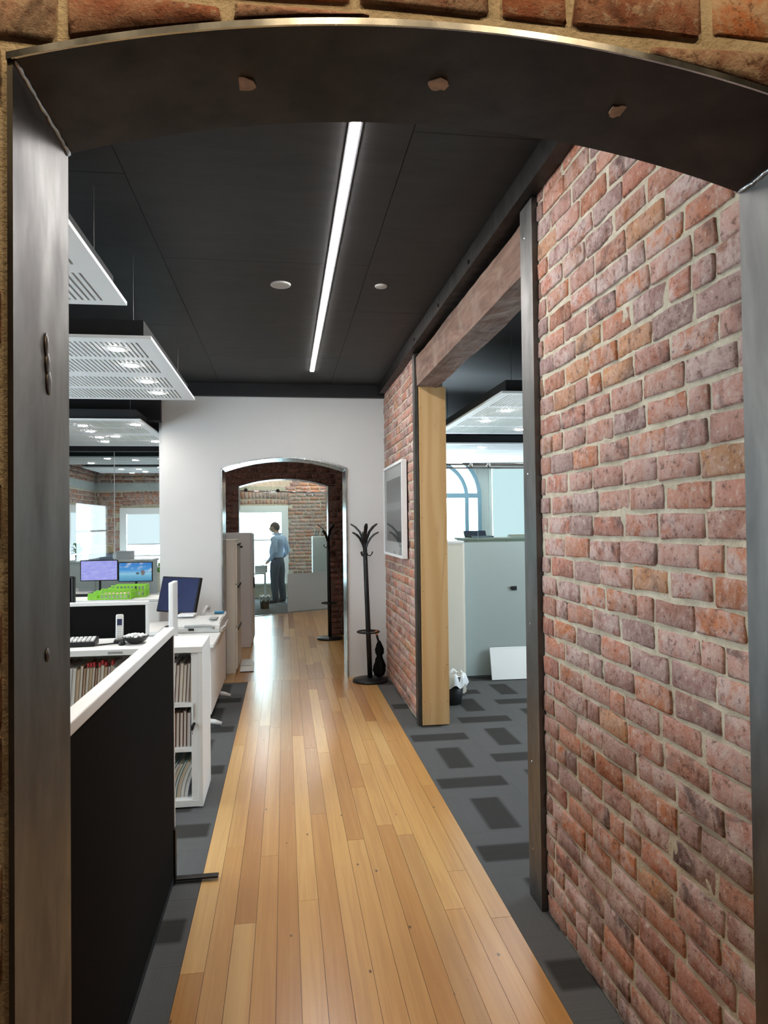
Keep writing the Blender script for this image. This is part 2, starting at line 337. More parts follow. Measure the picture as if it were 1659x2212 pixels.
def thing(name, label, cat, loc=(0, 0, 0), rz=0, group=None, kind=None):
    o = bpy.data.objects.new(name, None); COL.objects.link(o); o.location = loc; o.rotation_euler = (0, 0, rz); o.empty_display_size = .1
    return tag(o, label, cat, group, kind)
def struct(name, bm, mat, label, cat='wall', parent=None, smooth=False):
    return tag(obj(name, bm, mat, parent, smooth), label, cat, None, 'structure')
def dup(root, loc, label=None, rz=None):
    r = root.copy(); COL.objects.link(r); r.location = loc
    if rz is not None: r.rotation_euler = (0, 0, rz)
    if label: r['label'] = label
    for ch in list(root.children):
        c = ch.copy(); COL.objects.link(c); c.parent = r
        for gch in list(ch.children):
            d = gch.copy(); COL.objects.link(d); d.parent = c
    return r
def arc_z(xa, xb, zs, zp):
    c = xb-xa; rise = zp-zs; Rr = (c*c/4+rise*rise)/(2*rise); xm = (xa+xb)/2
    return lambda x: zp-Rr+math.sqrt(max(0, Rr*Rr-(x-xm)**2)) if xa-1e-4 <= x <= xb+1e-4 else -1
def arch_wall_bm(x0, x1, xa, xb, zs, zp, z0, zt, y0, y1, n=20):
    bm = bmesh.new(); fz = arc_z(xa, xb, zs, zp); xs = [xa+(xb-xa)*i/n for i in range(n+1)]
    def V(x, y, z): return bm.verts.new((x, y, z))
    for y in (y0, y1):
        bm.faces.new([V(x0, y, z0), V(xa, y, z0), V(xa, y, zt), V(x0, y, zt)])
        bm.faces.new([V(xb, y, z0), V(x1, y, z0), V(x1, y, zt), V(xb, y, zt)])
        for a, b in zip(xs, xs[1:]): bm.faces.new([V(a, y, fz(a)), V(b, y, fz(b)), V(b, y, zt), V(a, y, zt)])
    for a, b in zip(xs, xs[1:]):
        bm.faces.new([V(a, y0, fz(a)), V(b, y0, fz(b)), V(b, y1, fz(b)), V(a, y1, fz(a))]); bm.faces.new([V(a, y0, zt), V(b, y0, zt), V(b, y1, zt), V(a, y1, zt)])
    for x, za, zb in ((xa, z0, zs), (xb, z0, zs), (x0, z0, zt), (x1, z0, zt)):
        bm.faces.new([V(x, y0, za), V(x, y1, za), V(x, y1, zb), V(x, y0, zb)])
    bm.faces.new([V(x0, y0, z0), V(xa, y0, z0), V(xa, y1, z0), V(x0, y1, z0)]); bm.faces.new([V(xb, y0, z0), V(x1, y0, z0), V(x1, y1, z0), V(xb, y1, z0)])
    bm.faces.new([V(x0, y0, zt), V(xa, y0, zt), V(xa, y1, zt), V(x0, y1, zt)]); bm.faces.new([V(xb, y0, zt), V(x1, y0, zt), V(x1, y1, zt), V(xb, y1, zt)])
    bmesh.ops.remove_doubles(bm, verts=bm.verts, dist=1e-5)
    return bm
def arch_liner(thing_, xa, xb, zs, zp, z0, y0, y1, th, mats, n=28):
    """steel plate lining an arched opening: two jambs and a curved soffit plate"""
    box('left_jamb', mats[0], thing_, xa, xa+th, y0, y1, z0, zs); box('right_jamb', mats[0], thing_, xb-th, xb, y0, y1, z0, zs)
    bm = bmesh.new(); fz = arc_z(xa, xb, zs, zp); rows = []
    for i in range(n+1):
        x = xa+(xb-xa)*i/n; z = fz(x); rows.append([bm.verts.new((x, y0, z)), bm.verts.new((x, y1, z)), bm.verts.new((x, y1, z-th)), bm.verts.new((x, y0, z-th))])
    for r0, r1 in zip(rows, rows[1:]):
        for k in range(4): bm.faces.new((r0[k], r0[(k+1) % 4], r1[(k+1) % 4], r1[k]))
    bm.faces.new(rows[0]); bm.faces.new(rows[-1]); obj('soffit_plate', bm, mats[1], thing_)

# ---- bricks
def brick_mesh(name, L, H, mat, seed, depth=.03, nx=4, nz=3, jit=1.0):
    rnd = random.Random(seed); bm = bmesh.new(); grid = []
    for i in range(nx+1):
        col = []
        for j in range(nz+1):
            fx = i/nx; fz = j/nz; edge = i in (0, nx) or j in (0, nz)
            if 0 < i < nx: fx = (.035, .5, .965)[i-1] if nx == 4 else fx
            if nz == 3 and 0 < j < nz: fz = (.07, .93)[j-1]
            x = (fx-.5)*L+rnd.uniform(-.005, .005)*jit*(1 if edge else .4); z = (fz-.5)*H+rnd.uniform(-.004, .004)*jit*(1 if edge else .4)
            corner = i in (0, nx) and j in (0, nz)
            y = (-.0042 if edge else 0)+rnd.uniform(-.0016, .0016)*jit
            if corner: x *= .975; z *= .94
            col.append(bm.verts.new((x, y, z)))
        grid.append(col)
    for i in range(nx):
        for j in range(nz): bm.faces.new((grid[i][j], grid[i+1][j], grid[i+1][j+1], grid[i][j+1]))
    loop = [grid[i][0] for i in range(nx+1)]+[grid[nx][j] for j in range(1, nz+1)]+[grid[i][nz] for i in range(nx-1, -1, -1)]+[grid[0][j] for j in range(nz-1, 0, -1)]
    back = [bm.verts.new((v.co.x*.99, -depth, v.co.z*.99)) for v in loop]
    k = len(loop)
    for i in range(k): bm.faces.new((loop[i], back[i], back[(i+1) % k], loop[(i+1) % k]))
    bmesh.ops.recalc_face_normals(bm, faces=bm.faces)
    me = bpy.data.meshes.new(name); bm.to_mesh(me); bm.free(); me.materials.append(M[mat])
    for p in me.polygons: p.use_smooth = True
    return me
def brick_field(parent, origin, n, width, height, mat, seed, LS=.205, LH=.098, H=.0715, course=.0862, joint=.0145, clip=None, skip=None, header_p=.28, proud=.006, rot=.008, nx=4, nz=3):
    """courses of single bricks; origin = lower corner, u runs along the wall"""
    rnd = random.Random(seed); v = Vector((0, 0, 1)); n = Vector(n); u = n.cross(v); origin = Vector(origin)
    kinds = {'S': [brick_mesh('brick', LS, H, mat, seed*50+k, nx=nx, nz=nz) for k in range(6)], 'H': [brick_mesh('brick', LH, H, mat, seed*50+20+k, nx=nx, nz=nz) for k in range(4)]}
    cnt = 0; rows = int(height/course+.5)
    for r_ in range(rows):
        z = (r_+.5)*course; x = -rnd.uniform(0, .2) if r_ % 2 else -rnd.uniform(.05, .15)
        while x < width:
            kd = 'H' if rnd.random() < header_p else 'S'; L0 = LS if kd == 'S' else LH; L = L0*rnd.uniform(.93, 1.07)
            a, b = max(x, .001), min(x+L, width-.001)
            x += L+joint*rnd.uniform(.7, 1.5)
            if b-a < .03: continue
            cx = (a+b)/2; zz = z+rnd.uniform(-.0035, .0035); P = origin+u*cx+v*zz
            if z+H/2 > height+.02: continue
            if skip and skip(P, (b-a)/2): continue
            me = rnd.choice(kinds[kd])
            if clip is not None:
                me2 = clip(me, P, u, (b-a)/L0)
                if me2 is False: continue
                me = me2 or me
            o = bpy.data.objects.new('brick', me); COL.objects.link(o); cnt += 1
            R3 = Matrix((u, n, v)).transposed().to_4x4()
            tilt = Matrix.Rotation(rnd.uniform(-rot, rot), 4, 'Y') @ Matrix.Rotation(rnd.uniform(-rot, rot)*1.5, 4, 'Z')
            sx_ = (b-a)/L0 if clip is None else 1
            if clip is not None and me2 is None: sx_ = (b-a)/L0
            o.matrix_world = Matrix.Translation(P+n*rnd.uniform(-proud*.5, proud*.5)) @ R3 @ tilt @ Matrix.Diagonal((sx_, 1, rnd.uniform(.96, 1.04), 1))
            o.parent = parent
    return cnt
def mortar_face(bm, origin, n, width, height, step, depth=.004, amp=.009, seed=0, skip=None):
    v = Vector((0, 0, 1)); n = Vector(n); u = n.cross(v); origin = Vector(origin)
    nu = max(1, int(width/step)); nv = max(1, int(height/step)); G = {}
    for i in range(nu+1):
        for j in range(nv+1):
            P = origin+u*(width*i/nu)+v*(height*j/nv)
            d = mnoise.noise(P*9+Vector((seed, 0, 0)))*.6+mnoise.noise(P*33+Vector((0, seed, 0)))*.4
            G[i, j] = bm.verts.new(P-n*(depth-amp*d))
    for i in range(nu):
        for j in range(nv): bm.faces.new((G[i, j], G[i+1, j], G[i+1, j+1], G[i, j+1]))

CEIL = 3.26
# ================================================================== SETTING
# floor: sub-floor slab, boards and carpet tiles are its children
bm = bmesh.new(); bx(bm, -4.6, 5.0, -2.6, 18.6, -.2, -.0055)
floor = struct('floor', bm, 'carpet', 'office floor of honey timber boards with charcoal carpet tiles either side', 'floor')
def planks(x0, x1, y0, y1, wd, seed):
    rnd = random.Random(seed); nrow = max(1, round((x1-x0)/wd)); wd = (x1-x0)/nrow
    for i in range(nrow):
        y = y0-rnd.uniform(0, 1.2); xc = x0+wd*(i+.5); ye = y1(xc) if callable(y1) else y1
        while y < ye:
            L = rnd.uniform(.9, 3.2); a, b = max(y, y0), min(y+L, ye); y += L
            if b-a < .02: continue
            bm = bmesh.new(); bx(bm, -wd/2+.0008, wd/2-.0008, -(b-a)/2+.0008, (b-a)/2-.0008, -.006, 0)
            obj('floor_plank', bm, 'plank', floor, loc=(xc, (a+b)/2, rnd.uniform(-.0005, 0)), recalc=False)
planks(-.41, .956, -2.4, 7.90, .0915, 3)
planks(-1.3, 1.34, 7.90, 10.95, .0915, 5)
planks(-1.3, 1.59, 10.95, lambda x: 13.85+.553*x, .0915, 6)
# carpet tiles, quarter-turned one by one
tb = bmesh.new(); bx(tb, -.2485, .2485, -.2485, .2485, -.003, 0); tile_me = bpy.data.meshes.new('carpet_tile'); tb.to_mesh(tile_me); tb.free(); tile_me.materials.append(M['carpet_tile'])
def ctile(cx, cy, turn):
    o = bpy.data.objects.new('carpet_tile', tile_me); COL.objects.link(o); o.parent = floor; o.location = (cx, cy, -.002); o.rotation_euler = (0, 0, math.pi/2 if turn else 0)
for c in range(5):
    for r_ in range(13):
        cy = 4.575+.498*(r_-6)+(.44 if c % 2 else 0)
        ctile(1.206+.498*c, cy, (r_ % 2 == 1) if c % 2 == 0 else (r_ % 2 == 1))
for c in range(4):
    for r_ in range(13):
        cy = 1.62+.498*r_+(.25 if c % 2 else 0)
        if cy < 7.9: ctile(-.66-.498*c, cy, r_ % 2 == 0)

# near arched wall
XA, XB, ZS, ZP, YN, YF = -.40, .97, 2.40, 2.503, 1.11, 1.37
bm = arch_wall_bm(-4.6, 5.0, XA-.006, XB+.006, ZS+.006, ZP+.006, 0, CEIL, YN+.011, YF)
wall_near = struct('wall_near', bm, 'mortar', 'old brick wall around the large steel-lined arched opening', 'wall')
fza = arc_z(XA-.35, XB+.35, ZS-.10, ZP+.006)
az = arc_z(XA-.006, XB+.006, ZS+.006, ZP+.006)
def clip_near(me, P, u, sx_):
    xs = [P.x+u.x*v.co.x*sx_ for v in me.vertices]; zs_ = [P.z+v.co.z for v in me.vertices]
    def fl(x):
        return az(x) if XA-.006 <= x <= XB+.006 else 0
    need = [fl(x)+.010 for x in xs]
    if XA-.012 < min(xs) and max(xs) < XB+.012 or True:
        inside = [z < nd and (XA-.014 < x < XB+.014) for x, z, nd in zip(xs, zs_, need)]
        if not any(inside): return None
        m2 = me.copy()
        for v, x, nd in zip(m2.vertices, xs, need):
            v.co.x *= sx_
            lim = nd-P.z
            if XA-.014 < x < XB+.014 and P.z < ZS:       # beside the jambs: pull back sideways
                tx = XA-.016 if P.x < (XA+XB)/2 else XB+.016
                v.co.x = (tx-P.x)*u.x
            elif v.co.z < lim: v.co.z = lim
        spanz = max(v.co.z for v in m2.vertices)-min(v.co.z for v in m2.vertices); spanx = max(v.co.x for v in m2.vertices)-min(v.co.x for v in m2.vertices)
        if spanz < .02 or spanx < .03 or max(v.co.z for v in m2.vertices) > .06: return False
        return m2
brick_field(wall_near, (1.55, YN+.002, 0), (0, -1, 0), 2.5, CEIL-.01, 'brick_front', 21, LS=.222, LH=.107, course=.0935, H=.074, joint=.020, clip=clip_near,
            skip=lambda P, hw: (XA+.02 < P.x-hw and P.x+hw < XB-.02 and P.z < az(P.x)-.02) or (XA < P.x < XB and P.z+.038 < az(P.x)), header_p=.1)
arch = thing('trim_6', 'dark steel plate lining the large near brick archway with curved soffit', 'archway', (0, 0, 0), 0, None, 'structure')
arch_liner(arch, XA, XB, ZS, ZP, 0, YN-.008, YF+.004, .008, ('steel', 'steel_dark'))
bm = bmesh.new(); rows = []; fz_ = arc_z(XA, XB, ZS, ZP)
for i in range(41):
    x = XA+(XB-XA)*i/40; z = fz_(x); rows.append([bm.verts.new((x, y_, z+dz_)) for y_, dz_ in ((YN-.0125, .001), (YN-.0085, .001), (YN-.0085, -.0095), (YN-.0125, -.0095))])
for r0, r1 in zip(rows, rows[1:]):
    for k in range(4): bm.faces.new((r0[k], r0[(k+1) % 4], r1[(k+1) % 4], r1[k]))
bm.faces.new(rows[0]); bm.faces.new(rows[-1]); tag(obj('edge_glint', bm, 'steel_bright', arch), 'added bright strip for the glint along the curved plate edge')  # bright strip added to paint the glint along the arch edge
for x, r_ in ((-.062, .019), (.283, .018), (.626, .018)):
    bm = bmesh.new(); z = az(x)-.016; rnd = random.Random(int(x*999))
    vs = [bm.verts.new((x+r_*math.cos(a)*(1+rnd.uniform(-.2, .2)), 1.242+r_*1.0*math.sin(a)*(1+rnd.uniform(-.2, .2)), z)) for a in [2*math.pi*k/16 for k in range(16)]]
    f = bm.faces.new(vs); ex = bmesh.ops.extrude_face_region(bm, geom=[f]); bmesh.ops.translate(bm, vec=(0, 0, .002), verts=[v for v in ex['geom'] if isinstance(v, bmesh.types.BMVert)])
    tag(obj('plug_patch', bm, 'rust_patch', arch), 'tan bare patch over a plugged fixing')
for xx in (XA+.010, XB-.010):
    bm = bmesh.new(); tube(bm, [(xx, YN-.006+i*(YF-YN+.008)/24, ZS-.006+random.uniform(-.002, .002)) for i in range(25)], [.004+random.uniform(-.001, .0015) for _ in range(25)], 6); obj('weld_seam', bm, 'weld', arch, True)
for z, hh in ((2.005, .022), (1.49, .012)):
    bm = bmesh.new(); rnd = random.Random(int(z*100))
    for k in range(3 if z > 1.8 else 1):
        lathe(bm, [(.001, 0), (.012, .001), (.009, .003), (.001, .0045)], 10)
    for k, v in enumerate(bm.verts):
        gset = k//40; v.co = Vector((XA+.008+v.co.z, 1.245+v.co.x*(.8+.2*gset)+gset*.006, z+v.co.y*hh/.012-gset*.03))
    tag(obj('weld_mark', bm, 'steel', arch, True), 'rough ground weld scar')

# right brick pier (near) and its return
def pier(name, y0, y1, xf, label, seed, step, mortar='mortar', bm_='brick', LS=.212, hp=.15):
    bm = bmesh.new(); bx(bm, xf+.02, xf+.245, y0, y1, 0, CEIL-.01)
    mortar_face(bm, (xf+.003, y0, 0), (-1, 0, 0), y1-y0, CEIL-.012, step, .0035, .0085, seed)
    wl = struct(name, bm, mortar, label); 
    n_ = brick_field(wl, (xf, y0, .004), (-1, 0, 0), y1-y0, CEIL-.06, bm_, seed, LS=LS, header_p=hp)
    return wl, n_
wall_r, n1 = pier('wall_right', YF+.004, 3.0, 1.12, 'worn red brick pier beside the timber walkway with pale lime mortar', 4, .02)
wall_rf, n2 = pier('wall_right_far', 6.0, 7.916, 1.12, 'short red brick wall behind the framed picture', 9, .03, LS=.228, hp=.04)
# steel door-edge channels on the ends of the two piers
t_ = thing('steel_jamb_channel', 'tall grey steel channel capping the broad brick pier', 'channel', (0, 0, 0))
bm = bmesh.new(); bx(bm, 1.098, 1.108, 3.004, 3.160, 0, 3.145); bx(bm, 1.108, 1.36, 3.150, 3.160, 0, 3.145); bx(bm, 1.108, 1.125, 3.004, 3.012, 0, 3.145); obj('channel_profile', bm, 'steel', t_)
for z in (3.0, 1.92, 1.24, .62, .23):
    bm = bmesh.new(); lathe(bm, [(.006, 0), (.006, .002), (.003, .004)], 10); bmesh.ops.transform(bm, matrix=Matrix.Translation((1.098, 3.10, z)) @ Matrix.Rotation(-math.pi/2, 4, 'Y'), verts=bm.verts); obj('screw', bm, 'chrome', t_)
t_ = thing('steel_jamb_channel', 'slim grey steel channel between plywood post and brick wall', 'channel', (0, 0, 0))
bm = bmesh.new(); bx(bm, 1.100, 1.110, 5.90, 5.995, 0, 3.145); bx(bm, 1.110, 1.128, 5.90, 5.908, 0, 3.145); obj('channel_profile', bm, 'steel', t_)
t_ = thing('plywood_post', 'pale pine plywood facing board standing at the end of the short brick wall', 'post', (1.13, 5.885, 0))
bm = bmesh.new(); bx(bm, .005, .235, 0, .018, .006, 2.862, .002); obj('face_board', bm, 'ply', t_)
bm = bmesh.new(); bx(bm, .02, .235, .018, .095, .006, 2.862); obj('core', bm, 'ply', t_)
for k in range(9):
    for xx in (.02, .22):
        bm = bmesh.new(); lathe(bm, [(.003, 0), (.003, .0015)], 8); bmesh.ops.transform(bm, matrix=Matrix.Translation((xx, -.0005, .2+k*.31)) @ Matrix.Rotation(math.pi/2, 4, 'X'), verts=bm.verts); obj('nail_head', bm, 'steel_dark', t_)
# rough timber lintel over the opening
bm = bmesh.new(); ny, prof = 44, 5
sec = [(1.12, 2.868), (1.12, 2.95), (1.12, 3.03), (1.12, 3.11), (1.30, 3.11), (1.30, 2.98), (1.30, 2.858), (1.24, 2.862), (1.18, 2.865)]
rows = []
for i in range(ny+1):
    y = 3.165+(5.895-3.165)*i/ny; row = []
    for k, (x, z) in enumerate(sec):
        P = Vector((x*3, y*2.2, z*3)); a = .010*mnoise.noise(P)+.006*mnoise.noise(P*4)
        dz = a*1.5 if z < 2.9 else a*.4; dx = a*1.2 if x < 1.15 or x > 1.28 else 0
        if x > 1.28 and z < 2.9: dx -= .025*max(0, mnoise.noise(Vector((0, y*1.7, 3.3)))); dz += .03*max(0, mnoise.noise(Vector((7, y*1.7, 3.3))))
        row.append(bm.verts.new((x+dx, y, z+dz)))
    rows.append(row)
for r0, r1 in zip(rows, rows[1:]):
    for k in range(len(sec)): bm.faces.new((r0[k], r0[(k+1) % len(sec)], r1[(k+1) % len(sec)], r1[k]))
bm.faces.new(rows[0]); bm.faces.new(rows[-1])
tag(obj('timber_lintel', bm, 'timber'), 'rough brown timber lintel beam above the side opening', 'beam')

# ceiling slab, stained ply panels
bm = bmesh.new(); bx(bm, -4.6, 5.0, -2.6, 18.6, CEIL+.012, CEIL+.2)
ceiling = struct('ceiling', bm, 'black', 'dark ceiling of charcoal stained plywood sheets above the walkway', 'ceiling')
for xa_, xb_, off in ((-1.90, -.685, .8), (-.685, .52, 0), (.52, 1.13, .55)):
    y = YF+.01+off-2.0; ys_ = [YF+.01]
    for s_ in ([4.22-2.4*1, 4.22, 6.62, 7.90] if off == 0 else [3.23, 5.63, 7.90] if off == .8 else [2.75, 5.15, 7.55, 7.90]):
        if s_ > ys_[-1]+.1: ys_.append(s_)
    for a, b in zip(ys_, ys_[1:]): cbox('ceiling_panel', 'ply_dark', ceiling, xa_+.0015, xb_-.0015, a+.0015, b-.0015, CEIL, CEIL+.012)
for xa_ in (-4.3, -3.1):
    for a in (1.4, 3.6, 5.8): cbox('ceiling_panel', 'ply_dark', ceiling, xa_+.0015, xa_+1.1985, a+.0015, a+2.1985, CEIL, CEIL+.012)
bm = bmesh.new(); bx(bm, 1.05, 1.118, YF+.006, 7.915, 3.15, CEIL-.001); bx(bm, 1.118, 1.36, 3.165, 5.90, 3.15, CEIL-.001)
bm2 = bm; tr1 = struct('trim_1', bm2, 'steel_dark', 'black steel beam running along the head of the brick wall', 'beam')
for y in (3.9, 4.7, 5.6): 
    bm = bmesh.new(); lathe(bm, [(.012, 0), (.012, .008), (.004, .010)], 6); bmesh.ops.transform(bm, matrix=Matrix.Translation((1.05, y, 3.185)) @ Matrix.Rotation(-math.pi/2, 4, 'Y'), verts=bm.verts); obj('bolt_head', bm, 'steel_dark', tr1)
bm = bmesh.new(); bx(bm, -1.30, 1.115, 7.86, 7.925, 3.12, CEIL-.001); struct('trim_2', bm, 'black', 'black fascia strip along the head of the white end wall', 'trim')
bm = bmesh.new(); bx(bm, -4.6, -1.31, 7.86, 8.05, 2.843, CEIL-.001); struct('trim_3', bm, 'black', 'black bulkhead beam crossing the left office', 'beam')
bm = bmesh.new(); bx(bm, -4.6, -1.36, 10.88, 11.02, 2.82, CEIL-.001); struct('trim_4', bm, 'black', 'black head beam over the inner glass partition', 'beam')

# white end wall with arch
EA, EB, EZS, EZP, EY0, EY1 = -.68, .69, 2.33, 2.453, 7.92, 8.34
bm = arch_wall_bm(-1.308, 1.36, EA, EB, EZS, EZP, 0, 3.12, EY0, EY1); struct('wall_end', bm, 'wall_white', 'white painted end wall with arched doorway')
bm = bmesh.new(); bx(bm, -1.308, 1.36, EY0+.02, EY1, 3.12, CEIL-.001); struct('wall_end_head', bm, 'black', 'dark wall strip over the white end wall')
a2 = thing('trim_7', 'bright steel frame lining the arch in the white wall', 'archway', (0, 0, 0), 0, None, 'structure'); arch_liner(a2, EA-.001, EB+.001, EZS+.001, EZP+.001, 0, EY0-.022, EY1+.006, .012, ('steel_bright', 'steel_bright'))
# dark inner brick wall with the second arch
BA, BB, BZS, BZP, BY0, BY1 = -.69, .672, 2.30, 2.415, 10.95, 11.22
bm = arch_wall_bm(-1.31, 1.66, BA, BB, BZS, BZP, 0, CEIL-.001, BY0+.012, BY1); wall_in = struct('wall_inner', bm, 'mortar_dark', 'dark brick wall around the inner arched doorway')
bz = arc_z(BA, BB, BZS, BZP)
def clip_in(me, P, u, sx_):
    xs = [P.x+u.x*v.co.x*sx_ for v in me.vertices]; ins = [(BA-.01 < x < BB+.01) and P.z+v.co.z < (bz(x) if BA <= x <= BB else 0)+.006 for x, v in zip(xs, me.vertices)]
    if P.z > BZS-.05 and any(ins):
        m2 = me.copy()
        for v, x in zip(m2.vertices, xs):
            v.co.x *= sx_
            lim = (bz(min(max(x, BA), BB))+.006)-P.z
            if v.co.z < lim: v.co.z = lim
        if max(v.co.z for v in m2.vertices) > .06 or max(v.co.z for v in m2.vertices)-min(v.co.z for v in m2.vertices) < .02: return False
        return m2
    if any(ins):
        m2 = me.copy(); left = P.x < 0
        for v, x in zip(m2.vertices, xs):
            x2 = min(x, BA-.008) if left else max(x, BB+.008); v.co.x = (x2-P.x)*u.x
        if max(v.co.x for v in m2.vertices)-min(v.co.x for v in m2.vertices) < .03: return False
        return m2
    return None
brick_field(wall_in, (1.05, BY0+.002, .0), (0, -1, 0), 2.1, 2.95, 'brick_dark', 31, clip=clip_in, skip=lambda P, hw: BA+.01 < P.x < BB-.01 and P.z+.036 < bz(P.x), nx=2, nz=2)
a3 = thing('trim_8', 'thin pale steel lining of the inner arch in the dark brick wall', 'archway', (0, 0, 0), 0, None, 'structure'); arch_liner(a3, BA-.001, BB+.001, BZS+.001, BZP+.001, 0, BY0+.004, BY1+.004, .010, ('steel_bright', 'steel_bright'))
# lobby between the two arches
bm = bmesh.new(); bx(bm, -1.36, -1.31, 8.06, 15.2, 0, CEIL-.001); struct('wall_lobby_light_block', bm, 'wall_white', 'unseen partition added to keep left office light out of the lobby')  # out of view, added to stop light reaching the dark inner bricks
bm = bmesh.new(); bx(bm, 1.36, 1.42, 8.342, 10.95, 0, CEIL-.001); struct('wall_lobby_right', bm, 'black_blue', 'dark side wall of the lobby')
# outer shell
def shell(name, x0, x1, y0, y1, label, mat='wall_white', z0=0): bm = bmesh.new(); bx(bm, x0, x1, y0, y1, z0, CEIL+.1); return struct(name, bm, mat, label)
shell('wall_left', -4.7, -4.6, -2.6, 18.6, 'outer wall of the left office')
shell('wall_right_outer', 5.0, 5.1, -2.6, 18.6, 'outer wall of the right office')
shell('wall_back', -4.6, 5.0, -2.7, -2.6, 'wall behind the archway room', 'brick_far')
shell('wall_front', -4.6, 5.0, 18.6, 18.7, 'outermost wall beyond the far office')
shell('wall_partition', 1.60, 1.66, 11.222, 18.6, 'plain wall beside the far office')
bm = bmesh.new(); bx(bm, 1.66, 5.0, 12.25, 12.35, 0, CEIL-.001); struct('wall_right_back', bm, 'wall_white', 'pale wall of the right office holding the arched window')
bm = bmesh.new(); bx(bm, 1.42, 1.66, 10.90, 10.949, 0, CEIL-.001); struct('wall_return', bm, 'wall_white', 'short return of the right office wall')

# ================================================================== far rooms
# --- office behind the inner glass on the left: brick back wall and brick side wall
bm = bmesh.new(); bx(bm, -3.79, -1.361, 15.0, 15.2, 0, CEIL-.001); wl_b = struct('wall_left_back', bm, 'mortar', 'brick back wall of the glazed left office')
def skip_b(P, hw): return (-3.32 < P.x < -2.05 and P.z < 2.12) or 2.44 < P.z < 2.60
brick_field(wl_b, (-2.05, 14.988, 1.2), (0, -1, 0), 1.72, 1.75, 'brick_far', 41, skip=skip_b, nx=2, nz=2)
bm = bmesh.new(); bx(bm, -3.95, -3.79, 11.03, 15.2, 0, CEIL-.001); wl_s = struct('wall_left_side', bm, 'mortar', 'brick side wall of the glazed left office')
brick_field(wl_s, (-3.779, 14.98, 1.2), (1, 0, 0), 2.5, 1.75, 'brick_far', 43, skip=lambda P, hw: (12.95 < P.y < 14.5 and P.z < 2.14) or 2.44 < P.z < 2.60, nx=2, nz=2)
bm = bmesh.new(); bx(bm, -3.775, -1.37, 14.985, 14.999, 2.44, 2.60); bx(bm, -3.789, -3.775, 11.1, 14.999, 2.44, 2.60); struct('trim_5', bm, 'reflection', 'painted glass plaster band across the bricks of the glazed office', 'band')  # band painted on the walls in place of a reflection in the glass
def window(name, label, frame, axis, a0, a1, z0, z1, pos, depth, inset, parts, frame_mat='white', pane='sky_pane', blind_to=None):
    """rectangular window on a wall: frame boards, pane, glazing bars, roller blind"""
    t = thing(name, label, 'window'); t['kind'] = 'structure'
    def B(nm, mat, u0, u1, d0, d1, za, zb):
        if axis == 'x': return box(nm, mat, t, u0, u1, pos-d1, pos-d0, za, zb, .002)
        if axis == 'z': return box(nm, mat, t, pos-d1, pos-d0, u0, u1, za, zb, .002)
        return box(nm, mat, t, pos+d0, pos+d1, u0, u1, za, zb, .002)
    B('frame_board', frame_mat, a0, a0+inset, 0, depth, z0, z1); B('frame_board', frame_mat, a1-inset, a1, 0, depth, z0, z1)
    B('frame_board', frame_mat, a0+inset, a1-inset, 0, depth, z1-inset, z1); B('window_sill', frame_mat, a0-.02, a1+.02, 0, depth+.05, z0-.03, z0)
    B('pane', pane, a0+inset, a1-inset, .004, .010, z0, z1-inset)
    for zz in parts: B('glazing_bar', frame_mat, a0+inset, a1-inset, .010, .035, zz, zz+.035)
    if blind_to: B('roller_blind', 'blind', a0+inset+.01, a1-inset-.01, .040, .044, blind_to, z1-inset); B('blind_rail', 'plastic_grey', a0+inset+.01, a1-inset-.01, .036, .050, blind_to-.02, blind_to)
    return t
window('window_1', 'white framed window with lowered blind in the glazed left office', None, 'x', -3.30, -2.08, .92, 2.09, 14.994, .06, .13, [1.10], blind_to=1.36)
window('window_2', 'white framed window in the brick side wall of the left office', None, 'y', 12.98, 14.46, .92, 2.11, -3.784, .06, .14, [1.5], blind_to=1.25)
# --- window wall of the far office where the man stands
bm = bmesh.new(); bx(bm, -1.31, 1.60, 17.0, 17.2, 0, CEIL-.001); wl_f = struct('wall_far', bm, 'mortar', 'pale brick wall of the far office behind the standing man')
brick_field(wl_f, (1.0, 16.988, .3), (0, -1, 0), 1.0, 2.6, 'brick_far', 51, skip=lambda P, hw: P.x < .10 or P.z > 2.9, nx=2, nz=2)
def soldiers(parent, x0, x1, z0, h, y, mat, seed, fan=0):
    rnd = random.Random(seed); ms = [brick_mesh('brick', .072, h, mat, seed+k, nx=2, nz=2) for k in range(4)]; x = x0
    while x < x1:
        o = bpy.data.objects.new('brick', rnd.choice(ms)); COL.objects.link(o); o.parent = parent
        o.matrix_world = Matrix.Translation((x+.036, y, z0+h/2+fan*(1-((x-(x0+x1)/2)/((x1-x0)/2))**2))) @ Matrix.Rotation(math.pi, 4, 'Z') @ Matrix.Rotation(-.10*(x-(x0+x1)/2)/((x1-x0)/2), 4, 'Y'); x += .085
soldiers(wl_f, -1.28, .09, 2.19, .10, 16.988, 'brick_far', 61, .02); soldiers(wl_f, -1.28, .09, 2.305, .21, 16.988, 'brick_far', 66, .03)
soldiers(wl_b, -3.25, -2.1, 2.13, .10, 14.988, 'brick_far', 71, .03); soldiers(wl_b, -3.25, -2.1, 2.24, .17, 14.988, 'brick_far', 76, .02)
window('window_3', 'bright white framed window behind the standing man', None, 'x', -1.25, .085, .35, 2.165, 16.994, .08, .16, [1.34])
